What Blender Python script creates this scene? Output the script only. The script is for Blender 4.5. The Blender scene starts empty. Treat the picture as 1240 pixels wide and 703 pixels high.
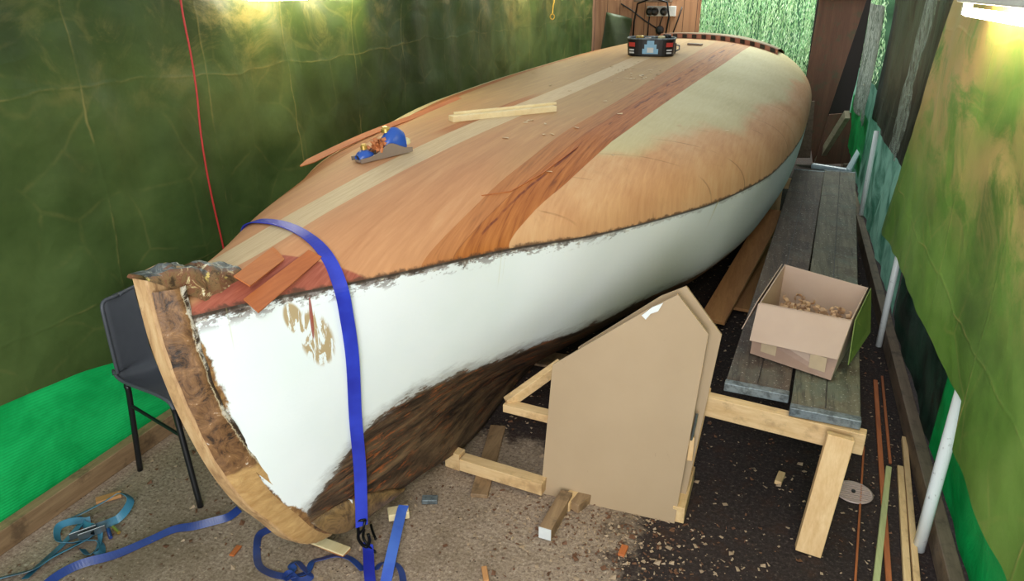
import bpy, math, random
import numpy as np
from mathutils import Vector, noise, Matrix
random.seed(7); rng = random.Random(11)
S = bpy.context.scene
COL = S.collection
CAMH = 1.88

# ------------------------------------------------------------------ survey helper: pixel of the 1240x703 photo -> point on a real plane
_t = math.radians(22.5); _y = math.radians(19.8); FPX = 890.0
_R = Vector((math.cos(_y), math.sin(_y), 0)); _Fh = Vector((-math.sin(_y), math.cos(_y), 0))
_F = _Fh*math.cos(_t) + Vector((0, 0, -math.sin(_t))); _U = _R.cross(_F)
CAM = Vector((0, 0, CAMH))
def ray(u, v): return _F*FPX + _R*(u-620) - _U*(v-351)
def at(u, v, ax, val):
    d = ray(u, v); return CAM + d*((val-CAM[ax])/d[ax])
def gz(u, v, z=0.0): return at(u, v, 2, z)

# ------------------------------------------------------------------ object helpers
def tag(o, label=None, cat=None, group=None, kind=None):
    if label: o['label'] = label
    if cat: o['category'] = cat
    if group: o['group'] = group
    if kind: o['kind'] = kind
    return o
def thing(name, loc, label, cat, group=None):
    o = bpy.data.objects.new(name, None); o.empty_display_size = .05
    COL.objects.link(o); o.location = loc
    return tag(o, label, cat, group)
def wloc(p):
    v = Vector((0, 0, 0))
    while p is not None:
        v += p.location; p = p.parent
    return v
class MB:
    def __init__(s): s.v = []; s.f = []; s.at = {}
    def add(s, vs, fs):
        b = len(s.v); s.v += [Vector(q) for q in vs]; s.f += [tuple(b+i for i in q) for q in fs]; return s
    def box(s, c, size, M=None):
        x, y, z = [q/2 for q in size]; c = Vector(c)
        vs = [Vector((i, j, k)) for i in (-x, x) for j in (-y, y) for k in (-z, z)]
        if M is not None: vs = [M @ q for q in vs]
        return s.add([q+c for q in vs], [(0, 1, 3, 2), (4, 6, 7, 5), (0, 4, 5, 1), (2, 3, 7, 6), (0, 2, 6, 4), (1, 5, 7, 3)])
    def beam(s, a, b, w, h, up=(0, 0, 1), n=1):
        a = Vector(a); b = Vector(b); d = (b-a).normalized(); up = Vector(up)
        sd = d.cross(up)
        if sd.length < 1e-4: sd = d.cross(Vector((1, 0, 0)))
        sd.normalize(); u2 = sd.cross(d)
        vs = []
        for i in range(n+1):
            p = a.lerp(b, i/n)
            vs += [p+sd*(w/2*i1)+u2*(h/2*j1) for i1, j1 in ((-1, -1), (1, -1), (1, 1), (-1, 1))]
        fs = [(0, 1, 2, 3), (4*n+3, 4*n+2, 4*n+1, 4*n)]
        for i in range(n):
            for k in range(4):
                k2 = (k+1) % 4; fs.append((4*i+k, 4*i+4+k, 4*i+4+k2, 4*i+k2))
        return s.add(vs, fs)
    def tube(s, pts, r, seg=10, closed=False):
        pts = [Vector(p) for p in pts]; n = len(pts); vs = []; prev = None
        for i, p in enumerate(pts):
            if closed: d = pts[(i+1) % n]-pts[i-1]
            else: d = pts[min(i+1, n-1)]-pts[max(i-1, 0)]
            d.normalize()
            if prev is None:
                prev = d.orthogonal().normalized()
            a = (prev - d*prev.dot(d)).normalized(); prev = a; b = d.cross(a)
            rr = r[i] if isinstance(r, (list, tuple)) else r
            vs += [p+a*(rr*math.cos(2*math.pi*k/seg))+b*(rr*math.sin(2*math.pi*k/seg)) for k in range(seg)]
        fs = []
        for i in range(n if closed else n-1):
            i2 = (i+1) % n
            for k in range(seg):
                k2 = (k+1) % seg; fs.append((i*seg+k, i*seg+k2, i2*seg+k2, i2*seg+k))
        if not closed: fs += [tuple(reversed(range(seg))), tuple((n-1)*seg+k for k in range(seg))]
        return s.add(vs, fs)
    def ribbon(s, pts, sides, w, th=.0025):
        vs = []; n = len(pts)
        for i, p in enumerate(pts):
            p = Vector(p); sd = Vector(sides[i]).normalized()
            d = (Vector(pts[min(i+1, n-1)])-Vector(pts[max(i-1, 0)])).normalized(); nn = d.cross(sd).normalized()
            vs += [p-sd*w/2-nn*th/2, p+sd*w/2-nn*th/2, p+sd*w/2+nn*th/2, p-sd*w/2+nn*th/2]
        fs = [(0, 1, 2, 3), (4*n-1, 4*n-2, 4*n-3, 4*n-4)]
        for i in range(n-1):
            for k in range(4):
                k2 = (k+1) % 4; fs.append((4*i+k, 4*i+4+k, 4*i+4+k2, 4*i+k2))
        return s.add(vs, fs)
    def prism(s, poly, ext):
        n = len(poly); e = Vector(ext); poly = [Vector(p) for p in poly]
        fs = [tuple(reversed(range(n))), tuple(range(n, 2*n))]
        for k in range(n): k2 = (k+1) % n; fs.append((k, k2, n+k2, n+k))
        return s.add(poly+[p+e for p in poly], fs)
    def lathe(s, c, prof, seg=24, ax=None):
        c = Vector(c); vs = []
        for r, z in prof:
            vs += [Vector((r*math.cos(2*math.pi*k/seg), r*math.sin(2*math.pi*k/seg), z)) for k in range(seg)]
        if ax is not None: vs = [ax @ q for q in vs]
        fs = []
        for i in range(len(prof)-1):
            for k in range(seg):
                k2 = (k+1) % seg; fs.append((i*seg+k, i*seg+k2, (i+1)*seg+k2, (i+1)*seg+k))
        fs += [tuple(reversed(range(seg))), tuple((len(prof)-1)*seg+k for k in range(seg))]
        return s.add([q+c for q in vs], fs)
    def grid(s, P, wrap=False):
        b = len(s.v); n = len(P); m = len(P[0])
        for r in P: s.v += [Vector(q) for q in r]
        for i in range(n-1):
            for j in range(m-1): s.f.append((b+i*m+j, b+i*m+j+1, b+(i+1)*m+j+1, b+(i+1)*m+j))
        return s
    def build(s, name, mat, parent=None, bevel=0, smooth=False, sub=0, solid=0, origin=None):
        me = bpy.data.meshes.new(name)
        if parent is not None: off = wloc(parent)
        else:
            if origin is None:
                xs = [q.x for q in s.v]; ys = [q.y for q in s.v]; zs = [q.z for q in s.v]
                off = Vector(((min(xs)+max(xs))/2, (min(ys)+max(ys))/2, min(zs)))
            else: off = Vector(origin)
        me.from_pydata([tuple(q-off) for q in s.v], [], s.f); me.update()
        for k, (typ, data) in s.at.items():
            a = me.attributes.new(k, typ, 'POINT')
            a.data.foreach_set('vector', np.array(data, dtype=np.float32).ravel())
        o = bpy.data.objects.new(name, me); COL.objects.link(o)
        if parent is not None: o.parent = parent
        else: o.location = off
        if isinstance(mat, (list, tuple)):
            for m_ in mat: me.materials.append(m_)
        else: me.materials.append(mat)
        if smooth:
            me.shade_smooth()
        if solid:
            md = o.modifiers.new('thick', 'SOLIDIFY'); md.thickness = solid; md.offset = -1
        if bevel:
            md = o.modifiers.new('bev', 'BEVEL'); md.width = bevel; md.segments = 2; md.limit_method = 'ANGLE'
        if sub:
            md = o.modifiers.new('sub', 'SUBSURF'); md.levels = sub; md.render_levels = sub
        return o

# ------------------------------------------------------------------ materials
def sr(r, g, b):
    f = lambda c: (c/255/12.92) if c/255 <= .04045 else ((c/255+.055)/1.055)**2.4
    return (f(r), f(g), f(b), 1)
class NT:
    def __init__(s, name):
        s.m = bpy.data.materials.new(name); s.m.use_nodes = True; s.t = s.m.node_tree; s.t.nodes.clear()
        s.out = s.t.nodes.new('ShaderNodeOutputMaterial'); s.b = s.n('ShaderNodeBsdfPrincipled')
        s.l(s.b.outputs[0], s.out.inputs[0]); s.tc = s.n('ShaderNodeTexCoord')
    def n(s, t, **k):
        q = s.t.nodes.new(t)
        for a, v in k.items(): setattr(q, a, v)
        return q
    def l(s, a, b): s.t.links.new(a, b)
    def setin(s, sock, v):
        if isinstance(v, bpy.types.NodeSocket): s.l(v, sock)
        else: sock.default_value = v
    def math(s, op, a, b=0.0, c=None, clamp=False):
        q = s.n('ShaderNodeMath', operation=op, use_clamp=clamp); s.setin(q.inputs[0], a); s.setin(q.inputs[1], b)
        if c is not None: s.setin(q.inputs[2], c)
        return q.outputs[0]
    def mix(s, f, a, b, bt='MIX'):
        q = s.n('ShaderNodeMix', data_type='RGBA', blend_type=bt); s.setin(q.inputs[0], f); s.setin(q.inputs[6], a); s.setin(q.inputs[7], b); return q.outputs[2]
    def mapv(s, vec, scale=(1, 1, 1), rot=(0, 0, 0), loc=(0, 0, 0)):
        q = s.n('ShaderNodeMapping'); s.setin(q.inputs[0], vec); q.inputs[1].default_value = loc; q.inputs[2].default_value = rot; q.inputs[3].default_value = scale; return q.outputs[0]
    def noise(s, vec, scale, detail=4, rough=.55, dist=0.0):
        q = s.n('ShaderNodeTexNoise'); s.setin(q.inputs['Vector'], vec); q.inputs['Scale'].default_value = scale; q.inputs['Detail'].default_value = detail
        q.inputs['Roughness'].default_value = rough; q.inputs['Distortion'].default_value = dist; return q.outputs['Fac']
    def vor(s, vec, scale, feature='F1'):
        q = s.n('ShaderNodeTexVoronoi', feature=feature); s.setin(q.inputs['Vector'], vec); q.inputs['Scale'].default_value = scale; return q
    def ramp(s, f, pts, interp='LINEAR'):
        q = s.n('ShaderNodeValToRGB'); s.setin(q.inputs[0], f); cr = q.color_ramp; cr.interpolation = interp
        while len(cr.elements) < len(pts): cr.elements.new(.5)
        for e, (p, c) in zip(cr.elements, pts): e.position = p; e.color = c if isinstance(c, tuple) else (c, c, c, 1)
        return q.outputs[0]
    def sm(s, v, a, b):   # smoothstep 0..1
        q = s.n('ShaderNodeMapRange', interpolation_type='SMOOTHSTEP'); s.setin(q.inputs[0], v); q.inputs[1].default_value = a; q.inputs[2].default_value = b; return q.outputs[0]
    def bump(s, h, strength=.3, dist=.005):
        q = s.n('ShaderNodeBump'); s.setin(q.inputs['Height'], h); q.inputs['Strength'].default_value = strength; q.inputs['Distance'].default_value = dist
        s.l(q.outputs[0], s.b.inputs['Normal'])
    def fin(s, col, rough=.6, metal=0, spec=None, trans=0.0):
        s.setin(s.b.inputs['Base Color'], col); s.setin(s.b.inputs['Roughness'], rough); s.b.inputs['Metallic'].default_value = metal
        if spec is not None: s.b.inputs['Specular IOR Level'].default_value = spec
        if trans:
            tr = s.n('ShaderNodeBsdfTranslucent'); s.setin(tr.inputs[0], col); ms = s.n('ShaderNodeMixShader'); ms.inputs[0].default_value = trans
            s.l(s.b.outputs[0], ms.inputs[1]); s.l(tr.outputs[0], ms.inputs[2]); s.l(ms.outputs[0], s.out.inputs[0])
        return s.m
def m_plain(name, c, rough=.5, metal=0, var=.12, scale=30, spec=None):
    t = NT(name); n = t.noise(t.tc.outputs['Object'], scale)
    d = tuple(q*(1-var*2) for q in c[:3])+(1,)
    return t.fin(t.mix(t.math('MULTIPLY', n, 1.0), c, d), rough, metal, spec)
def m_wood(name, c1, c2, axis=1, scale=6, rough=.6, dirt=None, knots=False):
    t = NT(name); sc = [14, 14, 14]; sc[axis] = 1.1
    v = t.mapv(t.tc.outputs['Object'], tuple(sc)); n = t.noise(v, scale*.35, 5, .6, .6); n2 = t.noise(v, scale*2.2, 3, .7)
    f = t.math('ADD', t.math('MULTIPLY', n, .7), t.math('MULTIPLY', n2, .3))
    c = t.ramp(f, [(.3, c1), (.68, c2)])
    if knots:
        vv = [3, 3, 3]; vv[axis] = 1.4
        k = t.vor(t.mapv(t.tc.outputs['Object'], tuple(vv)), 1.3); c = t.mix(t.sm(k.outputs['Distance'], .16, .05), c, sr(90, 50, 30))
    if dirt:
        dn = t.noise(t.tc.outputs['Object'], 9, 6, .7); c = t.mix(t.math('MULTIPLY', t.sm(dn, .5, .68), .7), c, dirt)
    t.bump(f, .25, .002); return t.fin(c, rough)

M = {}
M['pine'] = m_wood('pine', sr(232, 200, 150), sr(205, 165, 110), 1, dirt=sr(170, 135, 95))
M['pine_x'] = m_wood('pine_x', sr(230, 198, 150), sr(200, 160, 108), 0, dirt=sr(165, 130, 90))
M['pine_z'] = m_wood('pine_z', sr(235, 200, 150), sr(205, 160, 105), 2)
M['dirtypine'] = m_wood('dirtypine', sr(165, 135, 100), sr(120, 92, 65), 1, dirt=sr(80, 62, 45))
M['greentimber'] = m_wood('greentimber', sr(190, 195, 140), sr(150, 150, 95), 1)
M['greytimber'] = m_wood('greytimber', sr(135, 115, 95), sr(95, 78, 62), 1, dirt=sr(60, 50, 40))
M['redwood'] = m_wood('redwood', sr(190, 110, 60), sr(140, 75, 40), 1)
M['ply'] = m_wood('ply', sr(205, 150, 95), sr(170, 115, 70), 1)

def mk_tarp(name, base, dark, light, scuff_glow, scf, seed=0.0, trans=.12, lo=.60, hi=.74, ysc=1.0, zlo=-9, n3r=(.42, .62)):
    t = NT(name); P = t.tc.outputs['Object']
    wv = t.n('ShaderNodeTexNoise'); t.l(P, wv.inputs['Vector']); wv.inputs['Scale'].default_value = 1.7; wv.inputs['Detail'].default_value = 4
    ad = t.n('ShaderNodeVectorMath', operation='MULTIPLY_ADD'); t.l(wv.outputs['Color'], ad.inputs[0]); ad.inputs[1].default_value = (.16, .16, .16); t.l(P, ad.inputs[2])
    adm = t.mapv(ad.outputs[0], (1, ysc, 1)); Pm = t.mapv(P, (1, ysc, 1))
    v = t.mapv(adm, (1, 1, .75), loc=(seed, seed, seed)); n = t.noise(v, 1.9, 6, .6)
    c = t.ramp(n, [(.3, dark), (.5, base), (.72, light)])
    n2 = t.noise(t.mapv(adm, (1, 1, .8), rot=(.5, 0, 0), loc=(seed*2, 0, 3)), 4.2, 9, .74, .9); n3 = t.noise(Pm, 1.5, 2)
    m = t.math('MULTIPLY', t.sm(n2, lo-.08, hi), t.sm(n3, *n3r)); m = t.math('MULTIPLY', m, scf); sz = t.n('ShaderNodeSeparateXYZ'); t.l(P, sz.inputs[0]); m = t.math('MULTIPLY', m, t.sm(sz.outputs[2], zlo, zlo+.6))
    c = t.mix(m, c, scuff_glow)
    # crease marks: edges of distorted cells plus the square folds of the packed sheet
    vo = t.vor(t.mapv(adm, (1, 1.3, .8)), 4.2, 'DISTANCE_TO_EDGE').outputs['Distance']; cr = t.sm(vo, .035, .0)
    sp = t.n('ShaderNodeSeparateXYZ'); t.l(ad.outputs[0], sp.inputs[0])
    fy = t.math('ABSOLUTE', t.math('SUBTRACT', t.math('FRACT', t.math('MULTIPLY', sp.outputs[1], 1.55)), .5)); fz = t.math('ABSOLUTE', t.math('SUBTRACT', t.math('FRACT', t.math('MULTIPLY', sp.outputs[2], 1.25)), .5))
    fo = t.math('MAXIMUM', t.sm(fy, .012, .0), t.math('MULTIPLY', t.sm(fz, .008, .0), .7))
    wear = t.sm(t.noise(P, 3.1, 5, .7), .42, .62)
    c = t.mix(t.math('MULTIPLY', t.math('MULTIPLY', t.math('MAXIMUM', t.math('MULTIPLY', cr, .28), fo), wear), .5), c, scuff_glow)
    h = t.math('ADD', t.math('ADD', t.math('MULTIPLY', t.sm(vo, 0, .25), .28), t.noise(v, 5, 5, .55)), t.math('MULTIPLY', t.math('MAXIMUM', t.sm(fy, .02, 0), t.sm(fz, .015, 0)), .08))
    t.bump(h, .38, .03)
    return t.fin(c, .45, 0, .4, trans)
M['tarp_l'] = mk_tarp('tarp_l', sr(62, 80, 38), sr(40, 54, 24), sr(88, 106, 56), sr(158, 142, 84), .6, 0, .08, .52, .66, .6, .85, (.38, .54))  # tan on the upper sheet: scuffs plus yellow lamp glow painted in
M['tarp_r'] = mk_tarp('tarp_r', sr(98, 138, 52), sr(58, 92, 30), sr(134, 168, 80), sr(196, 166, 108), .95, 4.2, .12, .46, .56, .5, .35, (.28, .46))
M['tarp_dark'] = mk_tarp('tarp_dark', sr(52, 48, 36), sr(32, 34, 24), sr(70, 66, 50), sr(84, 78, 60), .4, 7, .03)
M['tarp_grey'] = mk_tarp('tarp_grey', sr(92, 104, 74), sr(66, 78, 54), sr(120, 130, 100), sr(120, 120, 90), .3, 2)

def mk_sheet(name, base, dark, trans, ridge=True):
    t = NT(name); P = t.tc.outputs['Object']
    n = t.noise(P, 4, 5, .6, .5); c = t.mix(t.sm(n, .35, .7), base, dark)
    if ridge:
        w = t.n('ShaderNodeTexWave', wave_type='BANDS', bands_direction='Z'); t.setin(w.inputs[0], t.mapv(P, (1, 1, 1), rot=(.12, 0, 0))); w.inputs['Scale'].default_value = 26; w.inputs['Distortion'].default_value = .3
        c = t.mix(t.math('MULTIPLY', w.outputs['Fac'], .3), c, dark); t.bump(w.outputs['Fac'], .3, .004)
    else: t.bump(n, .6, .03)
    return t.fin(c, .4, 0, .4, trans)
M['mesh_l'] = mk_sheet('mesh_l', sr(38, 215, 114), sr(18, 172, 84), .4)
M['sheet_r'] = mk_sheet('sheet_r', sr(20, 175, 85), sr(10, 140, 62), .35, False)
M['sheet_teal'] = mk_sheet('sheet_teal', sr(150, 204, 178), sr(64, 124, 98), .35, False)
M['sheet_mint'] = mk_sheet('sheet_mint', sr(30, 190, 100), sr(20, 150, 80), .4, False)
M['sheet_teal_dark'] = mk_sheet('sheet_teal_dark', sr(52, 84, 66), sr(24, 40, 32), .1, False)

def mk_plastic():
    t = NT('clear_plastic'); P = t.tc.outputs['Object']
    n = t.noise(t.mapv(P, (1, 1, .22), rot=(.15, 0, 0)), 17, 8, .72, 1.6); t.bump(n, 1.0, .02)
    tb = t.n('ShaderNodeBsdfTransparent'); tb.inputs[0].default_value = (.92, .96, .92, 1)
    t.fin(sr(190, 205, 190), .18, 0, .8)
    ms = t.n('ShaderNodeMixShader'); t.l(t.ramp(n, [(.46, .12), (.53, .85), (.6, .2)]), ms.inputs[0])  # pale streaks mixed in by opacity imitate glints on the crinkles
    t.l(tb.outputs[0], ms.inputs[1]); t.l(t.b.outputs[0], ms.inputs[2]); t.l(ms.outputs[0], t.out.inputs[0]); return t.m
M['plastic'] = mk_plastic()
M['plastic_pale'] = (lambda t: (t.bump(t.noise(t.mapv(t.tc.outputs['Object'], (1, 1, .5)), 16, 7, .7, 2.0), 1.0, .02), t.fin(t.mix(t.sm(t.noise(t.mapv(t.tc.outputs['Object'], (1, 1, .5)), 16, 7, .7, 2.0), .4, .6), sr(110, 124, 112), sr(190, 200, 190)), .25, 0, .6, .3))[1])(NT('plastic_pale'))

def mk_floor():
    t = NT('ground'); P = t.tc.outputs['Object']
    g = t.n('ShaderNodeNewGeometry'); sp = t.n('ShaderNodeSeparateXYZ'); t.l(g.outputs['Position'], sp.inputs[0])
    X, Y = sp.outputs[0], sp.outputs[1]
    n = t.noise(P, 2.2, 6, .65); nf = t.noise(P, 70, 6, .8); nm = t.noise(P, 11, 6, .7)
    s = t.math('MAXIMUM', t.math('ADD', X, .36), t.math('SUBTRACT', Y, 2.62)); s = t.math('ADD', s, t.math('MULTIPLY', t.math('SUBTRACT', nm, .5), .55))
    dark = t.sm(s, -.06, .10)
    tan = t.ramp(nf, [(.34, sr(92, 74, 62)), (.47, sr(148, 128, 110)), (.58, sr(170, 150, 130)), (.68, sr(214, 198, 180))])
    tan = t.mix(t.math('MULTIPLY', t.sm(n, .42, .66), .5), tan, sr(104, 86, 60)); tan = t.mix(t.math('MULTIPLY', t.sm(nm, .58, .72), .45), tan, sr(70, 52, 38))
    so = t.ramp(nf, [(.35, sr(28, 21, 20)), (.55, sr(54, 44, 42)), (.72, sr(108, 94, 84))]); so = t.mix(t.math('MULTIPLY', t.sm(nm, .5, .7), .6), so, sr(64, 40, 28))
    vd = t.vor(P, 38); tan = t.mix(t.math('MULTIPLY', t.sm(vd.outputs['Distance'], .16, .08), t.sm(t.noise(P, 4, 3), .48, .58)), tan, sr(56, 40, 32))
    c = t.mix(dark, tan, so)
    v = t.vor(P, 55); fl = t.math('MULTIPLY', t.sm(v.outputs['Distance'], .13, .05), t.sm(t.noise(P, 6, 3), .45, .6))
    c = t.mix(dark, tan, so); c = t.mix(t.math('MULTIPLY', fl, .55), c, sr(190, 170, 145))
    t.bump(t.math('ADD', nf, nm), .4, .008); return t.fin(c, .85, 0, .3)
M['floor'] = mk_floor()

def mk_deck():
    t = NT('veneered_deck'); a = t.n('ShaderNodeAttribute', attribute_name='hp'); sp = t.n('ShaderNodeSeparateXYZ'); t.l(a.outputs['Vector'], sp.inputs[0])
    U, Y, W = sp.outputs[0], sp.outputs[1], sp.outputs[2]      # lateral metres, along metres, height above sheer
    V = a.outputs['Vector']
    ab = t.n('ShaderNodeAttribute', attribute_name='hb'); sb = t.n('ShaderNodeSeparateXYZ'); t.l(ab.outputs['Vector'], sb.inputs[0]); BN, CN, PN = sb.outputs
    gr = t.noise(t.mapv(V, (16, 1.0, 1)), 2.2, 6, .6, .5); gf = t.noise(t.mapv(V, (70, 3, 1)), 2.0, 4, .7)
    big = t.noise(t.mapv(V, (2.2, .7, 1)), 1.6, 3)
    f = t.math('ADD', t.math('MULTIPLY', gr, .65), t.math('MULTIPLY', gf, .35))
    fore = t.ramp(f, [(.3, sr(182, 124, 82)), (.55, sr(200, 144, 100)), (.72, sr(210, 160, 116))])
    aft = t.ramp(f, [(.3, sr(164, 126, 80)), (.55, sr(182, 146, 98)), (.72, sr(194, 162, 114))])
    yj = t.math('ADD', Y, t.math('MULTIPLY', t.math('SUBTRACT', big, .5), 1.5))
    c = t.mix(t.sm(yj, 2.2, 4.2), fore, aft)
    # starboard outer veneers laid diagonally
    dg = t.math('ADD', t.math('MULTIPLY', t.noise(t.mapv(V, (40, 4, 1), rot=(0, 0, .7)), 2.0, 6, .7, .3), .45), t.math('MULTIPLY', t.noise(V, 2.4, 4, .5), .55))
    side = t.ramp(dg, [(.32, sr(190, 138, 96)), (.5, sr(206, 158, 114)), (.66, sr(214, 174, 132))])
    blot = t.noise(V, 5.5, 6, .7, .5); side = t.mix(t.math('MULTIPLY', t.sm(blot, .54, .72), .22), side, sr(150, 112, 74))
    sl = t.n('ShaderNodeTexWave', wave_type='BANDS', bands_direction='X'); t.setin(sl.inputs[0], t.mapv(V, (1, 1, 1), rot=(0, 0, .75))); sl.inputs['Scale'].default_value = 1.9; sl.inputs['Distortion'].default_value = .25; sl.inputs['Detail'].default_value = 1
    side = t.mix(t.math('MULTIPLY', t.math('MULTIPLY', t.sm(sl.outputs['Fac'], .996, 1.0), t.sm(t.noise(V, 2.6, 3), .46, .56)), .7), side, sr(140, 96, 60))
    khaki = t.ramp(dg, [(.28, sr(182, 166, 118)), (.5, sr(200, 184, 138)), (.7, sr(210, 196, 152))])
    wj = t.math('ADD', t.math('ADD', W, t.math('MULTIPLY', t.math('SUBTRACT', t.noise(t.mapv(V, (1, 1, 1)), 1.6, 4), .5), .22)), t.math('MULTIPLY', t.math('SUBTRACT', Y, 4.0), .025))
    side = t.mix(t.sm(wj, .235, .30), side, khaki)
    c = t.mix(t.sm(BN, .99, 1.0), c, side)
    c = t.mix(t.sm(PN, -.055, -.06), c, side)
    # orange bands
    gs = t.noise(t.mapv(V, (60, 2.2, 1)), 1.7, 5, .65, .3)
    org = t.ramp(gs, [(.28, sr(112, 58, 24)), (.45, sr(164, 94, 42)), (.7, sr(190, 120, 62))])
    fadeaft = t.math('SUBTRACT', 1.0, t.math('MULTIPLY', t.sm(Y, 6.5, 8.2), .5))
    b1 = t.math('MULTIPLY', t.sm(BN, .0, .01), t.sm(BN, 1.0, .99)); lite = t.math('SUBTRACT', 1.0, t.math('MULTIPLY', t.sm(BN, .42, .38), .3)); c = t.mix(t.math('MULTIPLY', t.math('MULTIPLY', b1, lite), fadeaft), c, org)
    seam = t.math('ABSOLUTE', t.math('SUBTRACT', BN, t.math('ADD', .56, t.math('MULTIPLY', t.math('SUBTRACT', t.noise(t.mapv(V, (1, 1.6, 1)), 3, 3), .5), .14))))
    c = t.mix(t.math('MULTIPLY', b1, t.math('MULTIPLY', t.sm(t.math('ABSOLUTE', t.math('SUBTRACT', BN, .40)), .012, .004), .5)), c, sr(110, 56, 34))
    c = t.mix(t.math('MULTIPLY', t.sm(seam, .035, .012), t.math('MULTIPLY', .85, t.sm(t.noise(t.mapv(V, (2, 2.4, 1)), 2, 4), .44, .56))), c, sr(96, 34, 26))
    b2 = t.math('MULTIPLY', t.sm(PN, -.07, -.065), t.sm(PN, .055, .05)); c = t.mix(t.math('MULTIPLY', b2, fadeaft), c, org)
    b3 = t.math('MULTIPLY', t.math('MULTIPLY', t.sm(U, -.155, -.15), t.sm(U, -.07, -.08)), t.math('MULTIPLY', t.sm(Y, 2.9, 3.1), t.sm(Y, 4.3, 3.9))); c = t.mix(t.math('MULTIPLY', b3, .8), c, org)
    # pale centre plank
    pal = t.ramp(gf, [(.3, sr(194, 164, 124)), (.7, sr(216, 192, 152))])
    b4 = t.math('MULTIPLY', t.sm(CN, -1.0, -.97), t.sm(CN, 1.0, .97)); b4 = t.math('MULTIPLY', b4, t.math('SUBTRACT', 1.0, t.math('MULTIPLY', t.sm(Y, 5.5, 7.0), .7)))
    c = t.mix(b4, c, pal)
    # bare red-brown underlayer at the bow and splashes of glue along the edge
    red = t.ramp(gf, [(.3, sr(140, 66, 48)), (.7, sr(176, 100, 78))])
    rb = t.math('MULTIPLY', t.sm(t.math('SUBTRACT', Y, t.math('MULTIPLY', t.math('ABSOLUTE', U), .9)), 1.63, 1.62), t.sm(U, .035, .05)); c = t.mix(rb, c, red)
    edge = t.math('ADD', W, t.math('MULTIPLY', t.math('SUBTRACT', t.noise(V, 16, 6, .7), .5), .06))
    c = t.mix(t.math('MULTIPLY', t.sm(edge, .012, .0), .85), c, sr(84, 56, 42))
    t.bump(f, .15, .002)
    r = t.math('ADD', .44, t.math('MULTIPLY', f, .3))
    return t.fin(c, r, 0, .4)
M['deck'] = mk_deck()

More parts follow.
